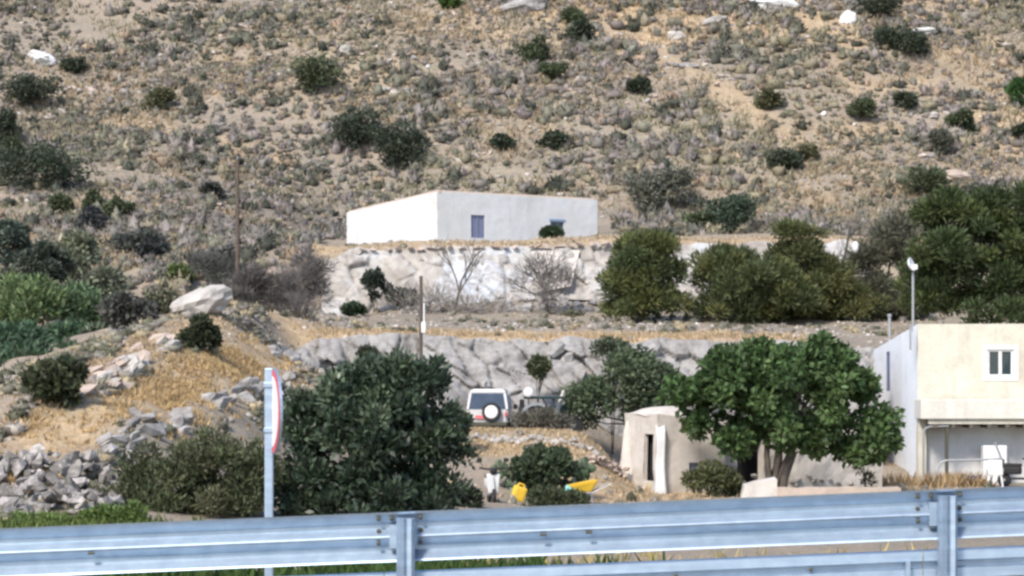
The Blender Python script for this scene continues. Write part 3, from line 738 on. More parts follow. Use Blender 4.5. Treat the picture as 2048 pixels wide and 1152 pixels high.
# ------------------------------------------------------------------ dry grass
def grass_patch(name, label, pts, count, h, col, spread, seed, var=0.25, w=0.05):
    r = np.random.default_rng(seed); P = [U(*p) for p in pts]
    T = np.cumsum([0]+[(b-a).length for a, b in zip(P, P[1:])]); t = r.uniform(0, T[-1], count)
    k = np.clip(np.searchsorted(T, t)-1, 0, len(P)-2); f = (t-T[k])/(T[k+1]-T[k])
    A = np.array([p[:] for p in P]); C0 = A[k]*(1-f[:, None])+A[k+1]*f[:, None]
    x = C0[:, 0]+r.normal(size=count)*spread; y = C0[:, 1]+r.normal(size=count)*spread*1.2
    kp = vnoise(x, y, 1.5, 88, 3)+0.12*r.normal(size=count) > -0.02; x, y = x[kp], y[kp]; count = len(x)
    z = Hv(x, y); nb = 5
    x = np.repeat(x, nb)+r.normal(size=count*nb)*.08; y = np.repeat(y, nb)+r.normal(size=count*nb)*.08; z = np.repeat(z, nb)-0.03
    n = len(x); a = r.uniform(0, 6.28, n); hh = h*r.uniform(.5, 1.3, n); ln = r.normal(size=(n, 2))*.45*hh[:, None]
    b = np.stack([np.cos(a), np.sin(a), 0*a], -1)*w*r.uniform(.6, 1.5, (n, 1))
    p = np.stack([x, y, z], -1); tip = p+np.stack([ln[:, 0], ln[:, 1], hh], -1)
    V = np.stack([p-b, p+b, tip], 1).reshape(-1, 3)
    c = np.array(col)*(1+var*(r.random((n, 1))*2-1))
    o = link(name, np_mesh(name, V, np.arange(n*3).reshape(n, 3), M['drygrass'], np.repeat(c, 3, 0)))
    return tag(o, label, 'grass', kind='stuff')
OCH = (0.50, 0.36, 0.19)
grass_patch('dry_grass', 'ochre dry grass on the bank slanting down to the left', BELTS[0][0], 9000, .15, OCH, .8, 1, var=.4, w=.03)
grass_patch('dry_grass', 'dry grass along the ridge left of the dead shrubs', BELTS[1][0], 1400, .14, (0.46, .36, .25), .6, 2, var=.4, w=.035)
grass_patch('dry_grass', 'dry straw grass fringing the top of the lower terrace', BELTS[2][0], 4200, .16, (0.5, .38, .24), 1.1, 3, var=.4, w=.035)
grass_patch('dry_grass', 'dry grass on the bank in front of the jeep', BELTS[3][0]+BELTS[4][0], 1500, .13, (0.5, .39, .25), .5, 4, var=.4, w=.03)
grass_patch('dry_grass', 'dry yellow grass on the ground before the porch house', [(1230, 990, 79), (1500, 985, 80), (1800, 985, 81), (2300, 985, 81)], 2600, .15, (0.45, .35, .23), 2.5, 5, var=.45, w=.03)
grass_patch('dry_grass', 'dry straw edge along the terrace of the white house', BELTS[6][0], 2200, .18, (0.48, .39, .28), 1.1, 6, var=.4)
grass_patch('roadside_weeds', 'green weeds beyond the rail on the left', [(-300, 1070, 55.5), (60, 1055, 55.5), (300, 1045, 56)], 900, .25, (0.12, .16, .05), .7, 7, w=.04, var=.4)
grass_patch('roadside_grass', 'dry verge grass seen through the gap of the rail', [(1000, 1100, 42), (2300, 1100, 42)], 2500, .35, (0.42, .34, .16), 3.5, 8, w=.04)
grass_patch('roadside_grass', 'dark green verge weeds seen under the rail at the left', [(-100, 1140, 40), (1250, 1140, 40)], 3000, .6, (0.06, .1, .03), 2.5, 9, w=.07)
grass_patch('dry_grass', 'tall straw weeds at the foot of the porch house', [(1780, 960, 88), (1950, 966, 87.5)], 420, .5, (0.4, .29, .17), .35, 10)

def litter(name, label, cat, count, zone, rmin, rmax, pal, seed, stone=False):
    r = np.random.default_rng(seed); x, y = zone(r, count); z = Hv(x, y); n = len(x); V, Fc, S = PROTO[seed % 8]
    if stone:
        b = bmesh.new(); bmesh.ops.create_icosphere(b, subdivisions=1, radius=.6); V = np.array([v.co[:] for v in b.verts]); Fc = np.array([[q.index for q in f.verts] for f in b.faces]); b.free()
        V = V*(1+.22*r.normal(size=(len(V), 1)))*np.array([1, .85, .65]); S = np.ones(len(V))
    a = r.uniform(0, 6.28, n); ca, sa = np.cos(a)[:, None], np.sin(a)[:, None]; rd = (rmin+(rmax-rmin)*r.random(n)**2.2)[:, None]
    X = (V[None, :, 0]*ca-V[None, :, 1]*sa)*rd+x[:, None]; Y = (V[None, :, 0]*sa+V[None, :, 1]*ca)*rd+y[:, None]; Z = V[None, :, 2]*rd*r.uniform(.7, 1.2, (n, 1))+z[:, None]
    c = np.array(pal)[r.integers(len(pal), size=n)]*(1+.2*r.normal(size=(n, 1))); C = np.clip(c[:, None, :]*S[None, :, None], .02, .75)
    o = link(name, np_mesh(name, np.stack([X, Y, Z], -1).reshape(-1, 3), (Fc[None]+(np.arange(n)*len(V))[:, None, None]).reshape(-1, 3), M['scrub'], C.reshape(-1, 3)))
    return tag(o, label, cat, kind='stuff')
def zrect(x0, x1, y0, y1, thr=-.5, sc_=3.0, left=False):
    def f(r, n):
        x, y = r.uniform(x0, x1, n), r.uniform(y0, y1, n); k = vnoise(x, y, sc_, 91, 3) > thr
        return x[k], y[k]
    return f
def zflank(r, n):
    t = r.random(n); px = -200+t*820; dr = 66.5+np.clip(px, 0, 620)*.047; df = 60+np.clip(px, 0, 620)*.035; y = df-5+(dr+7-df)*r.random(n)*1.25; x = (px-1024)/F*y
    gg = GRASSW[np.clip(np.searchsorted(GY, y)-1, 0, ny-1), np.clip(np.searchsorted(GX, x)-1, 0, nx-1)]
    k = (vnoise(x, y, 2.4, 93, 3) > -.06) & (r.random(n) > gg*2.2); return x[k], y[k]
SC1 = [(.24, .225, .18), (.28, .255, .225), (.2, .19, .15), (.36, .3, .2), (.13, .13, .09)]
litter('low_scrub', 'low grey scrub on the bank at the left', 'scrub', 5200, zflank, .1, .42, SC1, 3)
grass_patch('dry_grass', 'thin dry grass on the upper part of the left bank', [(-200, 860, 63), (60, 840, 65.5), (160, 780, 69), (300, 720, 74), (450, 650, 82), (560, 640, 92)], 5200, .13, (.42, .33, .22), 1.3, 12, var=.45, w=.03)
litter('low_scrub', 'low dry weeds on the lower terrace', 'scrub', 900, zrect(-10, 24, 97, 131, .0), .12, .42, SC1, 4)
litter('low_scrub', 'low dry weeds around the white house', 'scrub', 700, zrect(-14, 26, 135, 163, .02), .12, .4, SC1, 5)
litter('low_scrub', 'scattered weeds on the village ground', 'scrub', 900, zrect(-8, 24, 60, 91, .04, 2.0), .08, .3, SC1, 6)
ST1 = [(.42, .39, .36), (.5, .46, .43), (.35, .32, .3), (.45, .37, .31)]
litter('gravel', 'small stones strewn over the left bank', 'gravel', 5200, zflank, .04, .3, ST1, 7, True)
litter('gravel', 'small stones strewn over the terraces', 'gravel', 1800, zrect(-12, 26, 95, 133), .05, .25, ST1, 8, True)
litter('gravel', 'small stones strewn over the village ground', 'gravel', 1800, zrect(-8, 26, 60, 92), .03, .16, ST1, 9, True)
litter('gravel', 'small stones strewn over the hillside', 'gravel', 6500, zrect(-46, 46, 150, 215, -.05, 6.0), .08, .5, ST1+[(.48, .38, .32), (.3, .27, .24)], 10, True)
# ------------------------------------------------------------------ dark bushes on the hillside
DK, MID, OLV, GRY = (0.055, 0.070, 0.045), (0.085, 0.105, 0.055), (0.12, 0.12, 0.065), (0.15, 0.155, 0.12)
HB = [(62, 190, 100, 66, DK, 'dark green bush at the upper left edge below the white rock'),
      (80, 340, 150, 100, DK, 'wide dark green bush at the left edge of the slope'),
      (12, 262, 60, 70, DK, 'dark bush cut by the left edge between two others'),
      (22, 310, 50, 60, MID, 'mid green bush squeezed between the dark bushes at the left edge'),
      (636, 155, 88, 72, MID, 'round green bush on the slope above and left of the white house'),
      (725, 278, 120, 70, DK, 'left lobe of the big dark bush above the white house'),
      (805, 300, 110, 82, DK, 'right lobe of the big dark bush above the white house'),
      (1072, 112, 70, 55, MID, 'green bush at the top of a slanting pair on the upper slope'),
      (1108, 148, 50, 44, MID, 'green bush at the foot of a slanting pair on the upper slope'),
      (1150, 42, 40, 40, MID, 'small upright bush high on the slope right of centre'),
      (1162, 74, 55, 40, DK, 'dark low bush under the small upright bush high on the slope'),
      (1757, 14, 78, 52, DK, 'dark bush at the top edge on the right'),
      (1775, 78, 70, 38, DK, 'left half of the long dark bush under the white rocks'),
      (1830, 92, 72, 42, DK, 'right half of the long dark bush under the white rocks'),
      (1566, 328, 66, 36, DK, 'very dark low bush on the slope above the pines'),
      (1620, 312, 36, 26, OLV, 'small bush beside the very dark low bush above the pines'),
      (1845, 372, 78, 62, MID, 'round green bush just above the tall pine on the right'),
      (1924, 250, 52, 52, MID, 'round bush high on the slope near the right edge'),
      (1880, 292, 40, 60, GRY, 'grey green bush left of the round bush near the right edge'),
      (1722, 230, 46, 44, MID, 'small grey green bush on the right half of the slope'),
      (1812, 205, 40, 34, DK, 'small dark bush with a pale stone on the right slope'),
      (2036, 195, 46, 60, (0.06, 0.12, 0.04), 'bright green bush cut by the right edge'),
      (2046, 268, 30, 40, DK, 'dark bush below the bright green one at the right edge'),
      (125, 415, 46, 38, MID, 'small green bush below the wide dark one on the left'),
      (188, 412, 46, 44, MID, 'left one of the two green bushes beside the grey shrub'),
      (236, 424, 52, 46, MID, 'right one of the two green bushes beside the grey shrub'),
      (178, 452, 62, 48, (0.075, 0.078, 0.08), 'dark grey shrub under the pair of green bushes'),
      (900, 10, 52, 26, (0.09, 0.15, 0.04), 'bright green plant at the top edge of the slope'),
      (322, 205, 62, 40, OLV, 'olive bush on the upper left slope'),
      (150, 140, 48, 28, DK, 'small dark bush beside the white rock at the upper left'),
      (426, 386, 40, 34, (0.07, 0.072, 0.065), 'small dark shrub left of the utility pole'),
      (1110, 285, 62, 28, DK, 'flat dark bush on the slope above the white house'),
      (1005, 290, 40, 30, DK, 'small dark hollowed bush above the door of the white house'),
      (1278, 178, 40, 30, DK, 'small dark bush on the right upper slope'),
      (1350, 385, 95, 85, GRY, 'grey green shrub right of the white house'),
      (1290, 400, 90, 70, GRY, 'pale grey shrub next to the right corner of the white house'),
      (1450, 432, 115, 82, (0.06, 0.085, 0.055), 'dark green shrub between the white house and the pines'),
      (1400, 450, 60, 40, MID, 'low shrub on the edge of the upper terrace'),
      (1535, 205, 42, 36, OLV, 'small green bush on the middle right slope'),
      (1950, 395, 60, 50, GRY, 'grey shrub behind the crown of the tall pine'),
      (280, 490, 90, 30, (0.08, 0.085, 0.075), 'dark low shrub on the slope left of the utility pole'),
      (305, 505, 60, 34, (0.06, 0.065, 0.062), 'dark grey shrub on the slope above the ridge'),
      (430, 530, 80, 46, (0.085, 0.085, 0.08), 'dark grey shrub above the long pale boulder'),
      (362, 555, 48, 46, (0.13, 0.17, 0.06), 'yellow green clump of spiky leaves above the long pale boulder'),
      (120, 812, 95, 100, (0.065, 0.075, 0.04), 'dark olive shrub on the bank at the left edge'),
      (402, 680, 56, 62, (0.06, 0.07, 0.04), 'dark shrub in the hollow of the bank below the pale boulder'),
      (265, 640, 90, 60, (0.085, 0.085, 0.075), 'dim olive shrub behind the ridge on the left'),
      (320, 612, 80, 50, (0.16, 0.16, 0.11), 'pale olive shrub behind the ridge left of the pale boulder')]
for i, (px, py, w_, h_, c, lab) in enumerate(HB):
    d = ray(px, py+h_*0.42, 66 if py > 600 else 125); p = G(px, d); s = d/F
    plant('hillside_bush', p, (0, 0, h_*s*.47, w_*s*.58, w_*s*.48, h_*s*.58), lab, 'bush', c, int(1300+w_*h_*0.16), (0.26, 0.16), 14, w_*s*.21, 900+i, trunk=.05, stems=2, inner=.25, shell=.3)
# gully thicket on the left
GT = [(60, 620, 150, 110, 108, (0.130, 0.182, 0.078), 'olive green leafy bush in the gully at the left edge'),
      (150, 625, 120, 120, 110, (0.111, 0.163, 0.085), 'grey green tall bush in the gully beside the ridge'),
      (45, 712, 150, 110, 100, (0.065, 0.111, 0.065), 'deep green bush low in the gully at the left edge'),
      (140, 700, 110, 110, 101, (0.072, 0.117, 0.065), 'deep green bush low in the gully against the ridge'),
      (45, 748, 150, 70, 82, (0.065, 0.105, 0.06), 'dense green bush lowest in the gully at the left edge'),
      (140, 728, 90, 80, 84, (0.07, 0.11, 0.065), 'dense green bush lowest in the gully touching the ridge'),
      (205, 690, 70, 70, 90, (0.10, 0.12, 0.08), 'olive bush behind the pinkish rocks of the ridge'),
      (20, 490, 80, 90, 132, (0.078, 0.098, 0.078), 'dark bush at the left edge above the gully'),
      (90, 535, 100, 80, 124, (0.065, 0.078, 0.058), 'dark bush above the gully thicket'),
      (150, 520, 90, 100, 130, (0.169, 0.182, 0.124), 'pale olive bush above the gully thicket'),
      (205, 570, 80, 80, 122, (0.143, 0.156, 0.111), 'faded olive bush at the right of the gully thicket'),
      (10, 570, 60, 60, 120, (0.156, 0.169, 0.117), 'greyish bush at the left edge above the olive bush'),
      (230, 625, 70, 80, 114, (0.130, 0.137, 0.104), 'dull bush behind the top of the ridge')]
for i, (px, py, w_, h_, d, c, lab) in enumerate(GT):
    p = U(px, py, d); s = d/F; g = H(p.x, p.y); cz = p.z-g
    base = Vector((p.x, p.y, g))
    plant('gully_bush', base, (0, 0, cz, w_*s*.52, w_*s*.45, h_*s*.55), lab, 'bush', c, 5200, (0.30, 0.13), 26, w_*s*.16, 1200+i, trunk=.09, stems=4, inner=.3, alt=tuple(x*1.35 for x in c), altp=.35, up=.45, droop=0, low=-10)

# ------------------------------------------------------------------ trees and big shrubs
def tree_at(name, px, d, crowns_px, label, cat, col, n, leaf, k, rr, seed, **kw):
    """crowns_px: list of (px,py,w,h[,dd]) photo ellipses at depth d+dd"""
    b = G(px, d); cr = []
    for c in crowns_px:
        dd = c[4] if len(c) > 4 else 0.0; p = U(c[0], c[1], d+dd)-b; s = (d+dd)/F
        cr.append((p.x, p.y, p.z, c[2]*s*.5, c[2]*s*.42, c[3]*s*.5))
    return plant(name, b, cr, label, cat, col, n, leaf, k, rr, seed, **kw)
tree_at('carob_tree', 748, 62, [(745, 880, 370, 300), (700, 790, 230, 150), (830, 775, 190, 130), (762, 765, 170, 130), (880, 900, 130, 240), (620, 880, 120, 220), (740, 985, 390, 150), (740, 1040, 420, 90), (620, 990, 150, 130), (850, 990, 170, 120)],
        'large dark green rounded tree behind the rail right of the sign', 'tree', (0.045, 0.068, 0.042), 34000, (0.21, 0.105), 190, 0.42, 21, mat='glossleaf', trunk=.2, stems=4, inner=.2, var=.5, out=.9, alt=(0.085, 0.115, 0.07), altp=.3, up=.5, shell=.35)
tree_at('olive_shrub', 400, 60.5, [(450, 950, 230, 200), (330, 970, 220, 170), (250, 1010, 150, 110), (450, 1020, 260, 110), (400, 1045, 340, 60)],
        'loose olive green shrub left of the road sign', 'bush', (0.085, 0.10, 0.05), 21000, (0.16, 0.06), 85, 0.4, 22, trunk=.07, stems=7, inner=.2, alt=(0.12, 0.125, 0.07), altp=.3, up=.6)
tree_at('fig_tree', 1545, 80, [(1560, 760, 330, 210), (1470, 790, 250, 190), (1690, 790, 160, 190), (1400, 800, 130, 130), (1750, 870, 90, 110), (1580, 850, 330, 100), (1400, 855, 90, 70), (1740, 895, 110, 90), (1650, 880, 160, 80), (1500, 875, 150, 70)],
        'broad bright green fig tree left of the porch house', 'tree', (0.066, 0.112, 0.040), 24000, (0.26, 0.17), 150, 0.45, 23, trunk=.2, stems=5, inner=.2, var=.42, alt=(0.095, 0.15, 0.056), altp=.35, up=.1, shell=.4)
tree_at('almond_tree', 1250, 88.5, [(1270, 770, 165, 150), (1190, 800, 120, 100), (1300, 830, 110, 80)],
        'dull green tree against the terrace wall left of the fig', 'tree', (0.11, 0.14, 0.08), 12000, (0.20, 0.09), 50, 0.5, 24, trunk=.14, stems=3, inner=.3, alt=(0.08, 0.11, 0.06), altp=.4)
PINE = dict(mat='leaf', inner=.2, up=.55, flat=.6, out=.9, var=.3)
tree_at('pine_tree', 1285, 122, [(1285, 545, 165, 160), (1295, 495, 110, 70), (1285, 615, 180, 80)],
        'bushy pine in front of the whitewashed wall, leftmost of the pines', 'tree', (0.088, 0.112, 0.048), 20000, (0.36, 0.085), 75, 0.62, 31, trunk=.2, stems=2, alt=(0.135, 0.15, 0.055), altp=.35, **PINE)
tree_at('pine_tree', 1480, 123, [(1490, 570, 215, 150), (1450, 530, 130, 90), (1560, 600, 170, 120), (1470, 625, 200, 70)],
        'wide low pine right of the leftmost one', 'tree', (0.085, 0.105, 0.045), 24000, (0.36, 0.085), 95, 0.65, 32, trunk=.2, stems=3, alt=(0.13, 0.14, 0.052), altp=.35, **PINE)
tree_at('pine_tree', 1620, 125, [(1630, 575, 180, 130), (1600, 515, 130, 70), (1590, 470, 90, 50), (1690, 615, 150, 90), (1600, 625, 180, 80)],
        'yellowish pine above the fig tree in the middle of the row', 'tree', (0.10, 0.112, 0.046), 24000, (0.36, 0.085), 95, 0.65, 33, trunk=.2, stems=3, alt=(0.15, 0.15, 0.06), altp=.3, **PINE)
tree_at('tamarisk_tree', 1760, 128, [(1765, 540, 150, 200), (1730, 600, 140, 120), (1790, 470, 80, 80), (1780, 625, 170, 80)],
        'greyish feathery tree between the pines and the mast', 'tree', (0.115, 0.115, 0.078), 22000, (0.34, 0.07), 85, 0.6, 34, trunk=.15, stems=4, alt=(0.14, 0.14, 0.10), altp=.4, **PINE)
tree_at('pine_tree', 1950, 117, [(1960, 520, 300, 230), (1900, 440, 150, 110), (2010, 425, 160, 120), (2080, 500, 160, 240), (1860, 560, 120, 180), (1950, 615, 340, 100), (1960, 560, 250, 170)],
        'tall dark pine behind the porch house at the right edge', 'tree', (0.055, 0.078, 0.03), 38000, (0.38, 0.10), 150, 0.72, 35, trunk=.3, stems=3, alt=(0.085, 0.11, 0.04), altp=.3, **PINE)
# small plants near the walls
for i, (px, py, w_, h_, d, c, lab, lf) in enumerate([
        (748, 568, 62, 62, 130.3, (0.045, 0.06, 0.045), 'dark green shrub growing on the whitewashed wall', (.22, .15)),
        (806, 594, 66, 26, 130.2, (0.045, 0.06, 0.045), 'low dark creeper right of the shrub on the whitewashed wall', (.2, .14)),
        (706, 618, 44, 26, 129.6, (0.045, 0.07, 0.04), 'small dark bush at the left foot of the whitewashed wall', (.2, .14)),
        (1105, 466, 46, 16, 141.6, (0.05, 0.075, 0.04), 'low green plant under the window of the white house', (.2, .14)),
        (1075, 735, 40, 44, 91.2, (0.10, 0.115, 0.06), 'small weed hanging on the grey rock face', (.2, .08)),
        (1225, 700, 70, 50, 91.0, (0.10, 0.12, 0.075), 'grey green shrub on the rock face left of the fig', (.2, .09)),
        (735, 715, 40, 44, 90.5, (0.08, 0.095, 0.06), 'small bush on the rock face above the dark tree', (.2, .09)),
        (1140, 640, 50, 34, 126, (0.15, 0.15, 0.10), 'pale weed beside the small bare tree', (.25, .07)),
        (1730, 930, 70, 90, 84, (0.16, 0.145, 0.085), 'dry olive shrub between the fig trunk and the porch house', (.16, .06)),
        (1430, 965, 110, 60, 79.5, (0.09, 0.10, 0.045), 'low weeds at the foot of the small lime-washed building', (.18, .08)),
        (915, 1005, 90, 60, 69, (0.055, 0.07, 0.045), 'dark weeds between the large tree and the moped', (.17, .08)),
        (1100, 1008, 130, 40, 71, (0.07, 0.085, 0.045), 'low weeds in front of the prickly pear', (.16, .08)),
        (1085, 935, 130, 80, 76.3, (0.065, 0.09, 0.05), 'leafy green growth behind the prickly pear', (.2, .12)),
        (1085, 845, 110, 34, 86.6, (0.17, 0.16, 0.13), 'dry grey weeds in front of the old green vehicle', (.25, .04)),
        (905, 850, 60, 90, 82, (0.07, 0.095, 0.055), 'thin green bush left of the jeep', (.18, .1)),
        (230, 1042, 130, 44, 56.3, (0.13, 0.19, 0.055), 'fresh green weeds at the foot of the rubble heap', (.16, .06)),
        (80, 1056, 130, 34, 56, (0.14, 0.2, 0.06), 'fresh green weeds in the lower left corner', (.16, .06))]):
    p = U(px, py, d); g = H(p.x, p.y); s = d/F
    b = Vector((p.x, d, min(g, p.z-h_*s*.4)))
    plant('shrub', b, (0, 0, p.z-b.z, w_*s*.5, w_*s*.4, h_*s*.5), lab, 'bush', c, 1500 if w_ < 90 else 3000, lf, 14, w_*s*.17, 1500+i, trunk=.03, stems=3, inner=.2, up=.4, low=-5)

# bare trees and dead shrubs
def bare_tree(name, base, h, spread, label, seed, r0=.08, depth=5, cat='tree', trunks=1, lean=0.0, name_part='branches'):
    r = random.Random(seed); t = thing(name, base, label, cat); m = MB(); tr = MB()
    def grow(p, d, L, rad, k, mb):
        q = p+d*L; mid = p+d*L*.5+Vector((r.gauss(0, .06), r.gauss(0, .06), r.gauss(0, .04)))*L
        mb.tube([p, mid, q], [rad, rad*.85, rad*.65], 5 if k > 2 else 4, cap=False)
        if k == 0: return
        for _ in range(3 if k > 1 else 2):
            nd = (d+Vector((r.gauss(0, spread), r.gauss(0, spread), r.gauss(.12, spread*.5)))).normalized()
            grow(p+d*L*r.uniform(.55, 1.0), nd, L*r.uniform(.6, .82), rad*.58, k-1, m)
    for s in range(trunks):
        d0 = Vector((lean+(r.gauss(0, .45) if trunks > 1 else 0), r.gauss(0, .3) if trunks > 1 else 0, 1)).normalized()
        grow(Vector((r.gauss(0, .15) if trunks > 1 else 0, 0, -.2)), d0, h*.34, r0, depth, tr)
    tr.build('trunk', M['deadwood'], t); m.build(name_part, M['deadwood'], t); return t
bare_tree('bare_tree', G(905, 127.5), 5.6, .38, 'leafless grey tree in front of the whitewashed wall', 3, .10, 4, lean=.25)
bare_tree('bare_tree', G(1095, 127), 4.6, .5, 'small bare tree with a hazy twiggy crown near the pines', 5, .10, 6)
for i, (px, d, h, lab) in enumerate([(545, 113, 4.4, 'dense leafless dead shrub below the rounded pinkish boulder'), (500, 112, 3.6, 'leafless dead shrub at the foot of the utility pole'),
                                     (600, 114, 4.0, 'grey twiggy shrub at the left end of the whitewashed wall'), (575, 108, 2.8, 'low brown twiggy shrub on the bank under the dead shrubs'), (460, 118, 2.6, 'grey twiggy shrub behind the long pale boulder')]):
    bare_tree('dead_shrub', G(px, d), h, .55, lab, 40+i, .05, 5, 'bush', 4)

for i, (px, py, w_, h_, d, c, n, lab) in enumerate([
        (530, 600, 120, 120, 111.5, (.10, .09, .085), 4200, 'dark twiggy thicket in the middle of the dead shrubs'), (478, 620, 80, 80, 110.5, (.13, .12, .11), 2200, 'grey twiggy thicket left of the dark one'),
        (610, 560, 90, 120, 116, (.14, .13, .125), 2600, 'pale grey twiggy thicket beside the whitewashed wall'), (560, 650, 110, 50, 108, (.11, .09, .075), 2000, 'low brown thicket under the dead shrubs'),
        (1095, 575, 110, 110, 126.8, (.2, .185, .175), 1700, 'hazy grey twigs of a bush around the small bare tree'), (850, 610, 150, 50, 127.5, (.24, .22, .195), 900, 'pale grey dry bush at the foot of the whitewashed wall'),
        (960, 620, 160, 40, 127, (.24, .215, .19), 700, 'low dry bush left of the small bare tree'), (420, 540, 80, 50, 122, (.11, .11, .1), 1500, 'dim grey thicket above the long pale boulder')]):
    p = U(px, py, d); g = min(H(p.x, p.y), p.z-h_*d/F*.45); b = Vector((p.x, d, g))
    plant('dead_thicket', b, (0, 0, p.z-g, w_*d/F*.5, w_*d/F*.4, h_*d/F*.5), lab, 'bush', c, n, (.55, .035), 16, w_*d/F*.2, 1700+i, mat='scrub', trunk=.04, stems=5, inner=.0, up=.5, barkm='deadwood', low=-5, crown_name='twigs')
# prickly pear: separate pads
pp = thing('prickly_pear', G(1090, 77), 'prickly pear with broad pale-edged pads beside the yellow tub', 'cactus')
PADS = []
for i in range(4):
    b = bmesh.new(); bmesh.ops.create_icosphere(b, subdivisions=2, radius=.5)
    for v in b.verts:
        v.co = Vector((v.co.x*(0.8+0.25*v.co.z), v.co.y*.16, v.co.z+.5)); v.co += mnoise.noise_vector(v.co*3+Vector((i, 0, 0)))*.02
    me = bpy.data.meshes.new('pad'); b.to_mesh(me); b.free()
    for p in me.polygons: p.use_smooth = True
    me.materials.append(plain('cactus_skin_%d' % i, ((0.06, 0.095, 0.05), (0.085, 0.115, 0.07), (0.045, 0.075, 0.035), (0.16, 0.18, 0.13))[i], .55, var=.25, scale=4)); PADS.append(me)
rp = random.Random(4); tips = []
for k in range(26): tips.append((Vector((rp.uniform(-1.25, 1.25), rp.uniform(-.5, .5), -.05)), rp.uniform(-.35, .35), 0))
q = 0
while tips and q < 170:
    p, a, lv = tips.pop(0); s = rp.uniform(.28, .42)
    o = link('pad', PADS[rp.randrange(4)], pp); o.location = p; o.scale = (s*.85, s*.85, s); o.rotation_euler = (rp.uniform(-.35, .35), a, rp.uniform(-.9, .9)); q += 1
    top = p+Vector((math.sin(a), 0, math.cos(a)))*s*.9
    if lv < 5:
        for _ in range(rp.choice((1, 1, 2))): tips.append((top, a*.6+rp.uniform(-.75, .75), lv+1))

# ------------------------------------------------------------------ buildings
def wall_mesh(p0, p1, z0, za, zb, ops, th=.3, cell=.45, wob=.02, seed=1.0):
    """vertical wall seen from its outer side (p0 left, p1 right), with real openings (u0,u1,v0,v1) and reveals"""
    p0, p1 = Vector(p0), Vector(p1); L = (p1-p0).length; e = (p1-p0)/L; nrm = Vector((e.y, -e.x))
    us = sorted({0.0, L} | {o[0] for o in ops} | {o[1] for o in ops}); vs_ = sorted({0.0, 1e6} | {o[2] for o in ops} | {o[3] for o in ops})
    def sub(a, top=False):
        out = []
        for x, y in zip(a, a[1:]):
            n = max(1, int(round((y-x)/cell))); out += [x+(y-x)*k/n for k in range(n)]
        return out+[a[-1]]
    hmax = max(za, zb)-z0; vs_ = [min(v, hmax) for v in vs_]; U_, V_ = sub(us), sub(vs_)
    b = bmesh.new(); g = {}
    def P(u, v, depth=0.0):
        ht = (za+(zb-za)*u/L)-z0; lim = V_[-2] if len(V_) > 1 else 0
        vv = v if v < hmax-1e-6 else ht
        vv = min(vv, ht)
        w_ = Vector((p0.x+e.x*u, p0.y+e.y*u, z0+vv)); nn = mnoise.noise(w_*.8+Vector((seed, 0, 0)))*wob+mnoise.noise(w_*2.3+Vector((0, seed, 0)))*wob*.5
        return w_+Vector((nrm.x, nrm.y, 0))*(nn-depth)
    def vert(i, j):
        if (i, j) not in g: g[(i, j)] = b.verts.new(P(U_[i], V_[j]))
        return g[(i, j)]
    for i in range(len(U_)-1):
        for j in range(len(V_)-1):
            uc, vc = (U_[i]+U_[i+1])/2, (V_[j]+V_[j+1])/2
            if any(o[0] < uc < o[1] and o[2] < vc < o[3] for o in ops): continue
            b.faces.new((vert(i, j), vert(i+1, j), vert(i+1, j+1), vert(i, j+1)))
    for o in ops:
        c = [(o[0], o[2]), (o[1], o[2]), (o[1], o[3]), (o[0], o[3])]
        for (ua, va), (ub, vb) in zip(c, c[1:]+c[:1]):
            b.faces.new([b.verts.new(P(ua, va)), b.verts.new(P(ub, vb)), b.verts.new(P(ub, vb, th)), b.verts.new(P(ua, va, th))])
    for i in range(len(U_)-1):           # wall top
        b.faces.new([b.verts.new(P(U_[i], hmax)), b.verts.new(P(U_[i+1], hmax)), b.verts.new(P(U_[i+1], hmax, th)), b.verts.new(P(U_[i], hmax, th))])
    bmesh.ops.remove_doubles(b, verts=b.verts, dist=.001)
    return b, e, nrm, P
def add_wall(parent, p0, p1, z0, za, zb, ops, mat, name='wall', **kw):
    b, e, nrm, P = wall_mesh(p0, p1, z0, za, zb, ops, **kw)
    for v in b.verts: v.co -= parent.location
    me = bpy.data.meshes.new(name); b.to_mesh(me); b.free(); me.materials.append(mat); link(name, me, parent)
    return e, nrm, P
def u_at(p0, p1, px):
    p0, p1 = Vector(p0), Vector(p1); L = (p1-p0).length; k = (px-1024)/F
    t = (k*p0.y-p0.x)/((p1.x-p0.x)-k*(p1.y-p0.y)); return t*L, p0.y+t*(p1.y-p0.y)
def op_at(p0, p1, z0, x0, x1, y0, y1):
    ua, da = u_at(p0, p1, x0); ub, db = u_at(p0, p1, x1); d = (da+db)/2
    return (ua, ub, CZ+(HY-y1)/F*d-z0, CZ+(HY-y0)/F*d-z0)
def inset_box(parent, P, o, depth, thick, mat, name, pad=0.0, rel=True):
    """a slab filling an opening at a given depth"""
    m = MB(); a = [P(o[0]+pad, o[2]+pad, depth), P(o[1]-pad, o[2]+pad, depth), P(o[1]-pad, o[3]-pad, depth), P(o[0]+pad, o[3]-pad, depth)]
    c = [P(o[0]+pad, o[2]+pad, depth+thick), P(o[1]-pad, o[2]+pad, depth+thick), P(o[1]-pad, o[3]-pad, depth+thick), P(o[0]+pad, o[3]-pad, depth+thick)]
    root = parent if parent.parent is None else parent.parent
    m.hexa([x-root.location for x in a]+[x-root.location for x in c])
    return m.build(name, mat, parent)
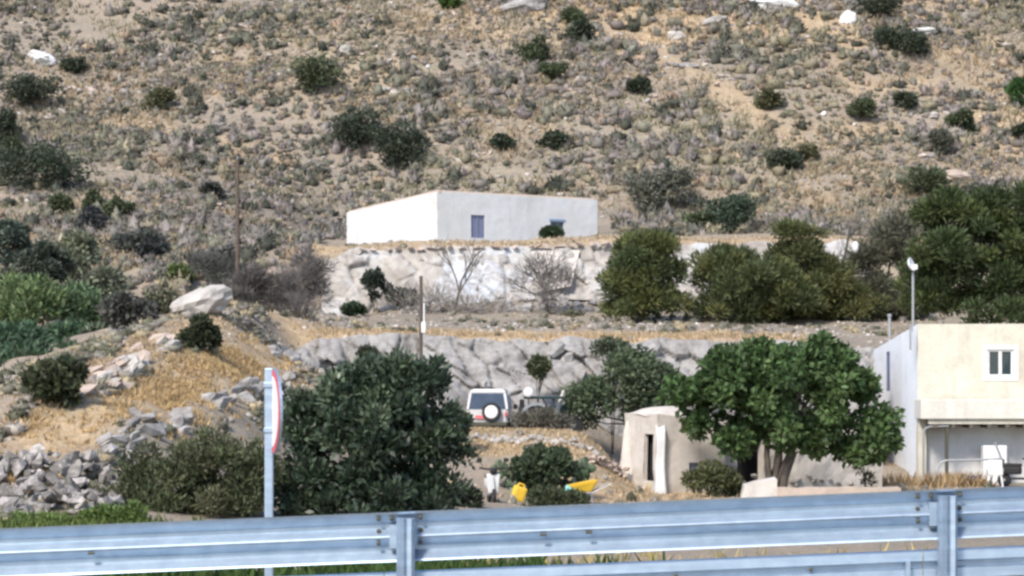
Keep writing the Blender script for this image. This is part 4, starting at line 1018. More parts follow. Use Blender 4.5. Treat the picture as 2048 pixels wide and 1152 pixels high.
def bar_frame(parent, P, o, depth, w_, thick, mat, name='frame', mullions=0):
    m = MB(); root = parent if parent.parent is None else parent.parent
    def slab(q):
        a = [P(q[0], q[2], depth), P(q[1], q[2], depth), P(q[1], q[3], depth), P(q[0], q[3], depth)]
        c = [P(q[0], q[2], depth+thick), P(q[1], q[2], depth+thick), P(q[1], q[3], depth+thick), P(q[0], q[3], depth+thick)]
        m.hexa([x-root.location for x in a]+[x-root.location for x in c])
    slab((o[0], o[0]+w_, o[2], o[3])); slab((o[1]-w_, o[1], o[2], o[3])); slab((o[0]+w_, o[1]-w_, o[2], o[2]+w_)); slab((o[0]+w_, o[1]-w_, o[3]-w_, o[3]))
    for k in range(mullions):
        c = o[0]+(o[1]-o[0])*(k+1)/(mullions+1); slab((c-w_*.6, c+w_*.6, o[2]+w_, o[3]-w_))
    return m.build(name, mat, parent)
def flat_roof(parent, corners, mat, name='roof', th=.12):
    cc = sum((Vector(c) for c in corners), Vector())/len(corners); m = MB()
    m.prism([Vector(c)+Vector((cc.x-c[0], cc.y-c[1], 0)).normalized()*.3-parent.location for c in corners], Vector((0, 0, -th)), Vector((0, 0, th))); return m.build(name, mat, parent)

# --- flat white house on the upper terrace
A, Bc, Cc = (-10.6, 148.7), (-4.5, 140.0), (5.4, 147.0); D_ = (A[0]+Cc[0]-Bc[0], A[1]+Cc[1]-Bc[1])
hz0, hB, hA, hC = CZ+7.4, CZ+11.37, CZ+10.72, CZ+11.4
h1 = thing('white_house', (Bc[0], Bc[1], hz0), 'long flat-roofed white house on the upper terrace', 'house')
_, _, P = add_wall(h1, A, Bc, hz0, hA, hB, [], M['limewash'], wob=.03)
dr = op_at(Bc, Cc, hz0, 942, 970, 430, 476); wn = op_at(Bc, Cc, hz0, 1101, 1128, 443, 468)
_, _, P = add_wall(h1, Bc, Cc, hz0, hB, hC, [dr, wn], M['limewash'], wob=.03, seed=4.0)
dd_ = inset_box(h1, P, dr, .1, .06, M['bluegrey'], 'door', .05); tag(dd_, 'faded blue grey double door')
bar_frame(h1, P, dr, .06, .07, .1, M['bluegrey'], 'door_frame', 1)
wf = bar_frame(h1, P, wn, .06, .06, .1, M['bluegrey'], 'window', 1); inset_box(wf, P, wn, .13, .02, M['glass'], 'pane', .06)
ls = MB(); ls.hexa([x-h1.location for x in (P(wn[0]-.1, wn[3]+.02, -.04), P(wn[1]+.1, wn[3]+.02, -.04), P(wn[1]+.1, wn[3]+.14, -.04), P(wn[0]-.1, wn[3]+.14, -.04),
        P(wn[0]-.1, wn[3]+.02, .05), P(wn[1]+.1, wn[3]+.02, .05), P(wn[1]+.1, wn[3]+.14, .05), P(wn[0]-.1, wn[3]+.14, .05))]); ls.build('lintel', plain('blue_paint', (.2, .3, .45), .7), wf)
add_wall(h1, Cc, D_, hz0, hC, hA, [], M['limewash'], wob=.04); add_wall(h1, D_, A, hz0, hA, hA, [], M['limewash'], wob=.04)
flat_roof(h1, [(A[0], A[1], hA-.2), (Bc[0], Bc[1], hB-.2), (Cc[0], Cc[1], hC-.2), (D_[0], D_[1], hA-.2)], M['ledge'])
for (a, za), (b, zb) in (((A, hA), (Bc, hB)), ((Bc, hB), (Cc, hC)), ((Cc, hC), (D_, hA))):
    m = MB(); n = 12
    ee = (Vector(b)-Vector(a)).normalized(); inn = Vector((-ee.y, ee.x, 0))
    pts = [Vector((a[0]+(b[0]-a[0])*k/n, a[1]+(b[1]-a[1])*k/n, za+(zb-za)*k/n+.0+.03*mnoise.noise(Vector((k*.9, za, 0)))))+inn*.2-h1.location for k in range(n+1)]
    m.tube(pts, .13, 6); m.build('coping', M['ledge'], h1)

# --- porch house on the right
kx, kd = U(1835, 0, 90).x, 90.0; bx, bd = U(1742, 0, 101).x, 101.0
K, KB, KR, KRB = (kx, kd), (bx, bd), (kx+15, kd+.4), (bx+15, bd+.4)
gz = CZ-4.6; tz = CZ+(HY-648)/F*90; tb = CZ+(HY-703)/F*101
h2 = thing('porch_house', (kx, kd, gz), 'two-storey cream house with a porch at the right edge', 'house')
sw = op_at(KB, K, gz, 1772, 1783, 703, 782)
sw = (sw[0], sw[0]+.95, sw[2], sw[3])
_, _, P = add_wall(h2, KB, K, gz, tb, tz, [sw], M['bluewhite'], wob=.03, th=.05)
o = bar_frame(h2, P, sw, .0, .06, .05, M['bluegrey'], 'side_window'); inset_box(o, P, sw, .03, .02, M['bluegrey'], 'infill_panel', .05)  # dark panel added in place of glass, which mirrored the bright sky
w2 = op_at(K, KR, gz, 1974, 2028, 698, 754); pdoor = op_at(K, KR, gz, 2075, 2130, 870, 968)
_, _, P = add_wall(h2, K, KR, gz, tz, tz+.05, [w2, pdoor], M['cream'], wob=.03, seed=7.0, th=.22)
o = bar_frame(h2, P, w2, .03, .10, .1, M['white'], 'window', 1)
um = (w2[0]+w2[1])/2
inset_box(o, P, (w2[0]+.1, um-.06, w2[2]+.1, w2[3]-.1), .09, .02, M['glass'], 'pane'); inset_box(o, P, (um+.06, w2[1]-.1, w2[2]+.1, w2[3]-.1), .09, .02, M['glass'], 'pane')
bar_frame(h2, P, (w2[0]-.16, w2[1]+.16, w2[2]-.14, w2[3]+.14), -.035, .155, .06, M['white'], 'window_surround')
inset_box(h2, P, pdoor, .12, .05, M['timber'], 'door', .0)
add_wall(h2, KR, KRB, gz, tz+.05, tb, [], M['cream']); add_wall(h2, KRB, KB, gz, tb, tb, [], M['cream'])
flat_roof(h2, [(KB[0]+.1, KB[1], tb-.1), (K[0]+.1, K[1]+.1, tz-.1), (KR[0], KR[1]+.1, tz-.1), (KRB[0], KRB[1], tb-.1)], M['ledge'])
def wbox(name, x0, x1, y0, y1, z0, z1, mat, parent, bev=0.0, wob=0.0):
    m = MB(); m.box(Vector(((x0+x1)/2, (y0+y1)/2, (z0+z1)/2))-parent.location, (x1-x0, y1-y0, z1-z0), bev=bev)
    if wob:
        bmesh.ops.subdivide_edges(m.b, edges=m.b.edges, cuts=6, use_grid_fill=True); m.wobble(wob, 1.3)
    return m.build(name, mat, parent)
zp = lambda py, d: CZ+(HY-py)/F*d
px_ = lambda p, d: (p-1024)/F*d
pf = 88.5
wbox('porch_parapet', px_(1842, pf), px_(2300, pf), pf, 89.97, zp(838, pf), zp(799, pf), M['creamwhite'], h2, .03)
wbox('porch_beam', px_(1858, pf), px_(2300, pf), pf+.12, pf+.4, zp(848, pf), zp(838, pf)-.004, M['cream'], h2)
wbox('corner_pier', px_(1836, 89.6), px_(1852, 89.6), 89.5, 89.96, gz, zp(838, pf)-.006, M['cream'], h2, 0, .02)
for k in range(9):                           # rafters under the porch slab
    x = px_(1868+k*36, pf); wbox('rafter', x, x+.13, pf+.05, 89.9, zp(856, pf), zp(848, pf)-.005, M['timber'], h2)
wbox('porch_boarding', px_(1862, pf), px_(2300, pf), pf+.42, 89.92, zp(848, pf)-.004+.05, zp(848, pf)+.12, M['timber'], h2)
for p in (1896, 2120):
    wbox('porch_post', px_(p-3, pf), px_(p+3, pf), pf+.2, pf+.33, gz, zp(850, pf), M['darkmetal'], h2)
m = MB(); m.tube([Vector(q)-h2.location for q in ((px_(1849, pf), pf+.2, gz), (px_(1849, pf), pf+.2, zp(864, pf)), (px_(1853, pf), pf+.2, zp(857, pf)), (px_(1862, pf), pf+.2, zp(853, pf)), (px_(1900, pf), pf+.2, zp(852, pf)))], .045, 6); m.build('pipe_frame', M['greymetal'], h2)
m = MB(); m.tube([Vector(q)-h2.location for q in ((px_(1833, pf), 89.85, zp(650, 90)), (px_(1833, pf), 89.85, zp(700, 90)))], .04, 6); m.build('drain_pipe', M['greymetal'], h2)
m = MB(); xa, xb = px_(1854, 89.9), px_(2072, 89.9)
m.box(Vector(((xa+xb)/2, 89.93, (gz+zp(850, 89.9))/2))-h2.location, (xb-xa, .06, zp(850, 89.9)-gz)); bmesh.ops.subdivide_edges(m.b, edges=m.b.edges, cuts=8, use_grid_fill=True); m.build('porch_wall', M['limewash'], h2)
# roof mast with dish, small mast
mz = tz-.15
ms = thing('antenna_mast', (px_(1826, 91), 91, mz), 'thin grey roof mast carrying a white dish', 'antenna')
m = MB(); m.tube([(0, 0, -.1), (0, 0, zp(545, 91)-mz)], .05, 8); m.build('pole', M['greymetal'], ms)
m = MB(); mt = Matrix.Translation((-.12, -.1, zp(530, 91)-mz)) @ Matrix.Rotation(math.radians(70), 4, 'Y') @ Matrix.Rotation(.5, 4, 'X')
m.lathe([(.02, -.06), (.2, -.03), (.29, .06), (.28, .075), (.18, .0), (.02, -.03)], 14, mt); m.build('dish', M['whiteplastic'], ms, smooth=True)
m = MB(); m.box((.1, 0, zp(534, 91)-mz), (.14, .12, .2), bev=.02); m.build('receiver', M['whiteplastic'], ms)
ms = thing('vent_pipe', (px_(1779, 98), 98, CZ+1.4), 'short pale pipe sticking up at the back of the roof', 'pipe')
m = MB(); m.tube([(0, 0, -.4), (0, 0, zp(634, 98)-CZ-1.4)], .065, 8); m.build('pipe', M['greymetal'], ms)
m = MB(); m.lathe([(.07, 0), (.1, .03), (.1, .09), (.05, .13)], 10, Matrix.Translation((0, 0, zp(634, 98)-CZ-1.4))); m.build('cap', M['greymetal'], ms)

# --- small lime-washed building with a dark doorway
q0, q1, q2 = (px_(1250, 84.2), 84.2), (px_(1316, 82), 82.0), (px_(1450, 83), 83.0); q3 = (q0[0]+q2[0]-q1[0], q0[1]+q2[1]-q1[1]); bz = CZ-4.5
h3 = thing('limewashed_hut', (q1[0], q1[1], bz), 'small weathered lime-washed hut with a narrow black doorway', 'hut')
tq1, tq0 = zp(828, 82), zp(826, 84.2)
do = op_at(q0, q1, bz, 1287, 1307, 868, 962)
_, _, P = add_wall(h3, q0, q1, bz, tq0, tq1, [do], M['adobe'], wob=.07, th=.14, cell=.4)
inset_box(h3, P, (do[0]-.3, do[1]+.3, do[2]-.2, do[3]+.2), .3, .05, M['dark'], 'painted_interior_shade')  # black panel painted as the shade of the room inside
hw = op_at(q1, q2, bz, 1378, 1398, 925, 944)
_, _, P = add_wall(h3, q1, q2, bz, tq1, zp(845, 83), [hw], M['adobe'], wob=.06, cell=.45, seed=3, th=.25)
inset_box(h3, P, hw, .12, .03, M['bluegrey'], 'infill_panel', .01)
add_wall(h3, q2, q3, bz, zp(845, 83), tq0, [], M['adobe'], wob=.06); add_wall(h3, q3, q0, bz, tq0, tq0, [], M['adobe'], wob=.06)
m = MB(); n = 10; cx, cy = (q0[0]+q2[0])/2, (q0[1]+q2[1])/2
gv = []
for j in range(n+1):
    for i in range(n+1):
        a = Vector((*q0, tq0)).lerp(Vector((*q1, tq1)), j/n); b = Vector((*q3, tq0)).lerp(Vector((*q2, zp(845, 83))), j/n); p = a.lerp(b, i/n)
        f = (math.sin(math.pi*i/n)*math.sin(math.pi*j/n))**.45; p.z += .38*f-.05+.06*mnoise.noise(p*1.2); gv.append(p-h3.location)
link('roof', np_mesh('roof', gv, [(j*(n+1)+i, j*(n+1)+i+1, (j+1)*(n+1)+i+1, (j+1)*(n+1)+i) for j in range(n) for i in range(n)], M['adobe'], smooth=True), h3)
m = MB(); hb = zp(862, 82)-bz
m.hexa([(-.12, -.30, .2), (.30, -.30, .2), (.34, .1, .2), (-.16, .1, .2), (-.04, -.12, hb), (.22, -.12, hb), (.24, .1, hb+.25), (-.06, .1, hb+.25)])
bmesh.ops.subdivide_edges(m.b, edges=m.b.edges, cuts=5, use_grid_fill=True); m.wobble(.07, 1.9); m.build('buttress', M['limewash'], h3, smooth=True)
m = MB(); m.lathe([(.6, 0), (.42, .5), (.28, 1.3), (.18, 2.4), (.05, 2.9)], 12, Matrix.Translation((q0[0]-q1[0]+.12, q0[1]-q1[1]-.1, .3))); m.wobble(.08, 1.5); m.build('battered_corner', M['adobe'], h3, smooth=True)
# low wall running left from the hut
lw = thing('low_wall', G(1215, 83), 'low rounded earth wall running left from the small hut', 'wall')
for k in range(30):
    f = (k % 15)/14; s_ = random.uniform(.22, .4); rock('pinkrock', G(1250-f*68, 83.4-f*1.2, .1+(.24 if k > 14 else 0)*(1-f*.7))-lw.location, (s_*1.3, s_, s_*.7), lw, name='stone')
# ruined wall behind the fig with a dark opening
r0, r1 = (px_(1448, 84.5), 84.5), (px_(1765, 87), 87.0)
h4 = thing('ruined_wall', (r0[0], r0[1], bz), 'weathered grey wall with a dark opening behind the fig tree', 'wall')
ro = op_at(r0, r1, bz, 1472, 1528, 868, 972)
_, _, P = add_wall(h4, r0, r1, bz, zp(845, 84.5), zp(862, 87), [ro], M['adobe'], wob=.12, th=.45, cell=.35, seed=9)
inset_box(h4, P, (ro[0]-.4, ro[1]+.4, ro[2]-.3, ro[3]+.3), 1.1, .05, M['dark'], 'painted_interior_shade')  # black sheet standing in for the shade behind the opening
for i in range(26):
    u = random.uniform(.2, 5.4); rock('palerock', P(u, random.uniform(.3, 1.0), -.06)-h4.location, (random.uniform(.2, .5), .3, random.uniform(.15, .35)), h4, name='stone')
# pale block and ledge close behind the rail
b0 = G(1512, 72); kb = thing('stone_block', b0, 'pale tan masonry block just above the rail below the fig tree', 'block')
z1 = zp(962, 72); x0, x1 = px_(1478, 72), px_(1552, 72)
m = MB(); m.hexa([Vector(q)-b0 for q in ((x0, 71.7, b0.z-.2), (x1, 71.7, b0.z-.2), (x1, 72.6, b0.z-.2), (x0, 72.6, b0.z-.2), (x0+.12, 71.8, z1-.12), (x1, 71.8, z1+.08), (x1-.02, 72.5, z1+.1), (x0+.15, 72.5, z1-.08))])
bmesh.ops.subdivide_edges(m.b, edges=m.b.edges, cuts=5, use_grid_fill=True); m.wobble(.05, 2.2); m.build('masonry', M['adobe'], kb)
b0 = G(1690, 75); kb = thing('kerb_wall', b0, 'long low pinkish mortar ledge right of the tan block', 'wall')
x0, x1 = px_(1545, 75), px_(1800, 75)
m = MB(); m.box(Vector(((x0+x1)/2, 75.2, zp(975, 75)-.35))-b0, (x1-x0, .7, .7)); bmesh.ops.subdivide_edges(m.b, edges=m.b.edges, cuts=9, use_grid_fill=True); m.wobble(.06, 1.7); m.build('masonry', M['ledge'], kb)

# ------------------------------------------------------------------ vehicles
def wheel(parent, c, r, w_, axis='X', rim='greymetal'):
    o = MB(); rot = Matrix.Rotation(math.pi/2, 4, 'Y') if axis == 'X' else Matrix.Rotation(math.pi/2, 4, 'X')
    h = w_/2; mt = Matrix.Translation(c) @ rot
    o.lathe([(r*.6, -h), (r*.93, -h), (r, -h*.6), (r, h*.6), (r*.93, h), (r*.6, h)], 20, mt)
    t = o.build('wheel', M['black'], parent, smooth=False)
    m = MB(); m.lathe([(r*.2, -h*1.02), (r*.58, -h*.8), (r*.6, 0), (r*.58, h*.8), (r*.2, h*1.02)], 14, mt); m.build('rim', M[rim], t); return t
jp = G(980, 89.2); jp.z -= .02
jeep = thing('off_road_car', jp, 'white off-road car seen from behind with a spare wheel, parked under the grey rock face', 'car', rz=math.radians(-4))
JW = plain('white_car_paint', (.6, .59, .59), .35, var=.08); jeep.scale = (.94, .94, .94)
def sect(pts0, pts1): return pts0+pts1
m = MB()      # lower body
m.hexa([(-.80, -1.35, .42), (.80, -1.35, .42), (.80, 2.2, .42), (-.80, 2.2, .42), (-.84, -1.4, 1.05), (.84, -1.4, 1.05), (.82, 2.25, .98), (-.82, 2.25, .98)])
bmesh.ops.bevel(m.b, geom=m.b.edges[:], offset=.06, segments=2, affect='EDGES'); m.build('body', JW, jeep)
m = MB()      # cabin frame: pillars and roof
m.hexa([(-.74, -1.28, 1.68), (.74, -1.28, 1.68), (.72, .75, 1.70), (-.72, .75, 1.70), (-.66, -1.18, 1.85), (.66, -1.18, 1.85), (.66, .62, 1.85), (-.66, .62, 1.85)])
bmesh.ops.bevel(m.b, geom=m.b.edges[:], offset=.05, segments=2, affect='EDGES'); m.build('roof', JW, jeep)
m = MB()
for sx_ in (-1, 1):
    m.hexa([(sx_*.84-.09*(sx_ > 0), -1.4, 1.04), (sx_*.84+.09*(sx_ < 0), -1.4, 1.04), (sx_*.84+.09*(sx_ < 0), -1.2, 1.04), (sx_*.84-.09*(sx_ > 0), -1.2, 1.04),
            (sx_*.74-.10*(sx_ > 0), -1.28, 1.70), (sx_*.74+.10*(sx_ < 0), -1.28, 1.70), (sx_*.74+.10*(sx_ < 0), -1.08, 1.70), (sx_*.74-.10*(sx_ > 0), -1.08, 1.70)])
    for y0, y1 in ((-.2, -.08), (.85, .95)):
        m.hexa([(sx_*.83-.04, y0, 1.02), (sx_*.83+.04, y0, 1.02), (sx_*.83+.04, y1, 1.02), (sx_*.83-.04, y1, 1.02), (sx_*.72-.04, y0-.1*(y0 > 0), 1.7), (sx_*.72+.04, y0-.1*(y0 > 0), 1.7), (sx_*.72+.04, y1-.1*(y0 > 0), 1.7), (sx_*.72-.04, y1-.1*(y0 > 0), 1.7)])
m.build('pillars', JW, jeep)
m = MB(); m.hexa([(-.74, -1.37, 1.05), (.74, -1.37, 1.05), (.74, -1.33, 1.05), (-.74, -1.33, 1.05), (-.645, -1.275, 1.68), (.645, -1.275, 1.68), (.645, -1.235, 1.68), (-.645, -1.235, 1.68)]); m.build('rear_window', M['carglass'], jeep)
for sx_ in (-1, 1):
    m = MB(); m.hexa([(sx_*.81, -1.2, 1.03), (sx_*.83, -1.2, 1.03), (sx_*.83, .85, 1.03), (sx_*.81, .85, 1.03), (sx_*.69, -1.1, 1.69), (sx_*.71, -1.1, 1.69), (sx_*.71, .72, 1.69), (sx_*.69, .72, 1.69)]); m.build('side_window', M['carglass'], jeep)
    m = MB(); m.box((sx_*.76, -1.42, .84), (.09, .05, .18), bev=.01); m.build('tail_light', M['red'], jeep)
    m = MB(); m.box((sx_*.98, .85, 1.12), (.16, .08, .2), bev=.02); m.build('wing_mirror', M['black'], jeep)
    for y in (-.85, 1.55): wheel(jeep, (sx_*.74, y, .36), .36, .24)
m = MB(); m.hexa([(-.76, .72, 1.02), (.76, .72, 1.02), (.76, .78, 1.02), (-.76, .78, 1.02), (-.66, .6, 1.69), (.66, .6, 1.69), (.66, .66, 1.69), (-.66, .66, 1.69)]); m.build('windscreen', M['carglass'], jeep)
m = MB(); m.box((0, -1.46, .45), (1.62, .14, .16), bev=.03); m.build('bumper', M['darkmetal'], jeep)
m = MB(); m.box((-.3, -1.425, .72), (.36, .02, .14)); m.build('number_plate', M['pinkred'], jeep)
m = MB(); mt = Matrix.Translation((.18, -1.52, .93)) @ Matrix.Rotation(math.pi/2, 4, 'X')
m.lathe([(.26, -.1), (.36, -.1), (.385, -.05), (.385, .06), (.36, .1), (.26, .1)], 22, mt); sp = m.build('spare_wheel', M['black'], jeep)
m = MB(); m.lathe([(.25, .06), (.27, .1), (.24, .125), (.08, .13)], 20, mt); m.build('cover', M['white'], sp)

# old dark green open vehicle next to it
tr_ = thing('old_tractor', G(1083, 88.6), 'old dark green vehicle with an arched mudguard right of the white car', 'vehicle', rz=math.radians(6))
m = MB(); m.box((.1, 0, .85), (1.9, .5, .5), bev=.08); m.build('bonnet', M['darkgreen'], tr_)
m = MB(); m.box((0, -.72, 1.42), (1.5, .35, .1), bev=.03); m.build('mudguard_top', M['darkgreen'], tr_)
m = MB()
arc = [(.62*math.cos(a), .62*math.sin(a)) for a in [math.pi*k/10 for k in range(11)]]; ar2 = [(.52*math.cos(a), .52*math.sin(a)) for a in [math.pi*k/10 for k in range(10, -1, -1)]]
m.prism([Vector((-.3+x, 0, .62+z)) for x, z in arc+ar2], Vector((0, -.95, 0)), Vector((0, .36, 0))); m.build('mudguard', M['greymetal'], tr_)
for y in (-.78, .78): wheel(tr_, (-.3, y, .55), .55, .3, 'Y', 'greymetal')
for y in (-.55, .55): wheel(tr_, (1.15, y, .36), .36, .2, 'Y', 'greymetal')
m = MB(); m.box((-.75, 0, 1.1), (.12, .7, .5), bev=.04); m.build('seat', M['black'], tr_)
m = MB(); m.tube([(.2, 0, 1.1), (0, 0, 1.45)], .03, 6); m.lathe([(.17, -.015), (.2, 0), (.17, .015)], 14, Matrix.Translation((0, 0, 1.45))); m.build('steering_wheel', M['black'], tr_)
p = U(1057, 785, 87.6); dl = thing('round_lamp', (p.x, p.y, H(p.x, p.y)), 'round white disc on a thin stand beside the old green vehicle', 'lamp')
m = MB(); m.tube([(0, 0, -.05), (0, .02, p.z-H(p.x, p.y)-.1)], .025, 6); m.build('stand', M['darkmetal'], dl)
m = MB(); m.lathe([(.05, -.05), (.17, -.02), (.185, .02), (.16, .05), (.03, .07)], 16, Matrix.Translation((0, -.05, p.z-H(p.x, p.y))) @ Matrix.Rotation(math.pi/2, 4, 'X')); m.build('disc', M['turq'] if 0 else M['whiteplastic'], dl, smooth=True)
p = G(1100, 87.9); pn = thing('glass_panel', p, 'pale glass panel leaning against the old green vehicle', 'panel')
m = MB(); m.box((0, 0, .62), (.55, .03, .5), Matrix.Rotation(-.3, 3, 'X')); m.build('pane', plain('pale_glass', (.42, .5, .54), .2), pn)
m = MB(); m.box((0, .1, .2), (.06, .06, .5)); m.box((.2, .1, .2), (.06, .06, .5)); m.build('support', M['timber'], pn)
p = G(1112, 88.0); pn = thing('plank', p, 'pale plank leaning on the vehicle in front of the grey rock face', 'plank')
m = MB(); m.tube([(-.3, 0, 0), (.32, .4, 1.75)], .08, 4); m.build('board', plain('pale_wood', (.5, .48, .44), .8), pn)
p = G(915, 86.3); pn = thing('plank', p, 'long pale plank leaning beside the left of the white car', 'plank')
m = MB(); m.tube([(-.35, 0, .05), (.55, .1, .55)], .06, 4); m.build('board', plain('tan_wood', (.5, .38, .26), .8), pn)

# moped facing the viewer below the bank
mp = thing('moped', G(984, 72.5), 'white and black moped facing the road below the jeep', 'moped', rz=math.radians(8))
wheel(mp, (0, -.5, .24), .24, .09, 'X'); wheel(mp, (0, .65, .24), .24, .1, 'X')
m = MB(); m.hexa([(-.16, -.3, .32), (.16, -.3, .32), (.16, -.22, .32), (-.16, -.22, .32), (-.23, -.32, .92), (.23, -.32, .92), (.2, -.2, .95), (-.2, -.2, .95)]); bmesh.ops.bevel(m.b, geom=m.b.edges[:], offset=.03, segments=2, affect='EDGES'); m.build('front_shield', M['white'], mp)
m = MB(); m.tube([(0, -.5, .24), (0, -.38, .6), (0, -.25, 1.05)], .035, 8); m.build('fork', M['greymetal'], mp)
m = MB(); m.tube([(-.42, -.14, 1.12), (-.2, -.22, 1.08), (.2, -.22, 1.08), (.42, -.14, 1.12)], .03, 8); m.build('handlebar', M['black'], mp)
m = MB(); m.lathe([(.03, -.09), (.11, -.03), (.12, .04), (.05, .1)], 12, Matrix.Translation((0, -.3, 1.02)) @ Matrix.Rotation(math.pi/2, 4, 'X')); m.build('headlight', M['black'], mp)
for s in (-1, 1):
    m = MB(); m.tube([(s*.3, -.18, 1.1), (s*.38, -.16, 1.3)], .012, 5); m.box((s*.42, -.17, 1.36), (.16, .04, .12), bev=.02); m.build('mirror', M['black'], mp)
m = MB(); m.box((0, .45, .62), (.28, .9, .3), bev=.08); m.build('rear_body', M['white'], mp)
m = MB(); m.box((0, .4, .82), (.26, .75, .12), bev=.04); m.build('seat', M['black'], mp)
m = MB(); m.box((0, .02, .3), (.26, .5, .08), bev=.02); m.build('footboard', M['greymetal'], mp)
# yellow jerrycan and tub, turquoise bucket
yj = thing('jerrycan', G(1032, 72), 'tilted yellow plastic jerrycan beside the prickly pear', 'jerrycan'); yj.rotation_euler = (0, .35, .3); yj.location.z += .1
m = MB(); m.box((0, 0, .25), (.42, .28, .46), bev=.07); m.build('can', M['yellow'], yj)
m = MB(); m.tube([(-.12, 0, .47), (-.08, 0, .56), (.08, 0, .56), (.12, 0, .47)], .03, 6); m.build('handle', M['yellow'], yj)
m = MB(); m.lathe([(.05, 0), (.05, .08), (.02, .09)], 10, Matrix.Translation((.16, 0, .47))); m.build('cap', M['darkgreen'], yj)
wb = thing('wheelbarrow', G(1168, 74.5), 'wheelbarrow with a bright yellow pan right of the prickly pear', 'wheelbarrow', rz=math.radians(10))
m = MB(); b_ = .62
bot = [(-.3, -.2, b_-.28), (.2, -.2, b_-.28), (.2, .2, b_-.28), (-.3, .2, b_-.28)]; top = [(-.58, -.32, b_-.06), (.42, -.32, b_+.14), (.42, .32, b_+.14), (-.58, .32, b_-.06)]
m.hexa(bot+top); bmesh.ops.bevel(m.b, geom=m.b.edges[:], offset=.05, segments=2, affect='EDGES'); m.build('pan', M['yellow'], wb)
wheel(wb, (-.55, 0, .2), .2, .09, 'Y')
for s in (-1, 1):
    m = MB(); m.tube([(-.55, s*.06, .2), (-.2, s*.18, .32), (.25, s*.24, .34), (.85, s*.28, .62)], .022, 6); m.build('handle', M['greymetal'], wb)
    m = MB(); m.tube([(.2, s*.22, .34), (.24, s*.24, -.03)], .022, 6); m.build('leg', M['greymetal'], wb)
bk = thing('bucket', G(1133, 74), 'small turquoise bucket left of the yellow wheelbarrow', 'bucket'); bk.location.z += .28
m = MB(); m.lathe([(.11, 0), (.16, .27), (.175, .28), (.15, .27), (.1, .03)], 14, Matrix.Rotation(.5, 4, 'Y')); m.build('pail', M['turq'], bk)
m = MB(); m.box((0, 0, -.17), (.4, .4, .34), bev=.03); st = m.build('stand_stone', M['palerock'], bk)
# things at the porch
ch = thing('plastic_chair', (px_(1990, 86.5), 86.5, H(px_(1990, 86.5), 86.5)), 'white plastic chair standing before the porch', 'chair', rz=math.radians(170))
m = MB(); m.box((0, 0, .44), (.52, .5, .05), bev=.02); m.build('seat', M['whiteplastic'], ch)
m = MB(); m.hexa([(-.27, .22, .46), (.27, .22, .46), (.27, .27, .46), (-.27, .27, .46), (-.25, .34, 1.02), (.25, .34, 1.02), (.25, .38, 1.02), (-.25, .38, 1.02)]); m.build('backrest', M['whiteplastic'], ch)
for sx_ in (-1, 1):
    for sy_ in (-1, 1):
        m = MB(); m.tube([(sx_*.22, sy_*.2, .43), (sx_*.28, sy_*.26, 0)], [.035, .028], 6); m.build('leg', M['whiteplastic'], ch)
    m = MB(); m.tube([(sx_*.27, .24, .66), (sx_*.29, -.1, .66), (sx_*.28, -.24, .44)], .03, 6); m.build('armrest', M['whiteplastic'], ch)
sh_ = thing('white_cabinet', (px_(1990, 89), 89.2, H(px_(1990, 89), 89.2)), 'white cabinet against the porch wall behind the plastic chair', 'cabinet')
m = MB(); m.box((0, 0, .75), (.9, .5, 1.5), bev=.02); m.build('carcass', M['whiteplastic'], sh_)
for s in (-1, 1):
    m = MB(); m.box((s*.215, -.262, .75), (.41, .02, 1.4), bev=.005); dq = m.build('door', M['whiteplastic'], sh_)
    m = MB(); m.box((s*.04, -.285, .8), (.025, .025, .15)); m.build('handle', M['greymetal'], dq)
hr = thing('hand_rail', G(1940, 87.2), 'grey metal handrail in front of the porch', 'railing')
hp = lambda p, y: Vector((px_(p, 87.2), 87.2, zp(y, 87.2)))-hr.location
m = MB(); m.tube([hp(1866, 968), hp(1872, 945), hp(1882, 925), hp(1892, 921), hp(1950, 920), hp(2006, 917)], .04, 8); m.build('rail', M['greymetal'], hr)
m = MB(); m.box((hp(2004, 945)), (.17, .12, 1.0)); m.build('post', M['darkmetal'], hr)
m = MB(); m.tube([hp(2003, 918), hp(1990, 884)], .045, 6); m.build('brace', M['greymetal'], hr)
cr = thing('crate', G(1942, 87.6), 'dark blue plastic crate below the handrail', 'crate')
m = MB()
for z in (.06, .2, .34):
    m.box((0, -.2, z), (.62, .03, .09)); m.box((0, .2, z), (.62, .03, .09)); m.box((-.3, 0, z), (.03, .4, .09)); m.box((.3, 0, z), (.03, .4, .09))
m.box((0, 0, .03), (.6, .4, .03)); m.build('slatted_sides', M['blue'], cr)
m = MB()
for sx_ in (-1, 1):
    for sy_ in (-1, 1): m.box((sx_*.3, sy_*.2, .22), (.05, .05, .44))
m.build('corner_posts', M['blue'], cr)
sc2 = thing('motor_scooter', G(2040, 86.8), 'red and black motor scooter cut by the right edge', 'scooter', rz=math.radians(62))
wheel(sc2, (0, -.6, .26), .26, .12, 'X'); wheel(sc2, (0, .6, .26), .26, .12, 'X')
m = MB(); m.hexa([(-.15, -.4, .35), (.15, -.4, .35), (.15, -.28, .35), (-.15, -.28, .35), (-.22, -.42, 1.0), (.22, -.42, 1.0), (.18, -.26, 1.02), (-.18, -.26, 1.02)]); m.build('front_shield', M['pinkred'], sc2)
m = MB(); m.box((0, .4, .62), (.3, .9, .3), bev=.08); m.build('rear_body', M['black'], sc2)
m = MB(); m.box((0, .35, .82), (.28, .8, .13), bev=.04); m.build('seat', M['black'], sc2)
m = MB(); m.tube([(-.36, -.2, 1.08), (0, -.3, 1.05), (.36, -.2, 1.08)], .03, 6); m.build('handlebar', M['black'], sc2)
m = MB(); m.box((0, 0, .32), (.28, .6, .08), bev=.02); m.build('footboard', M['black'], sc2)
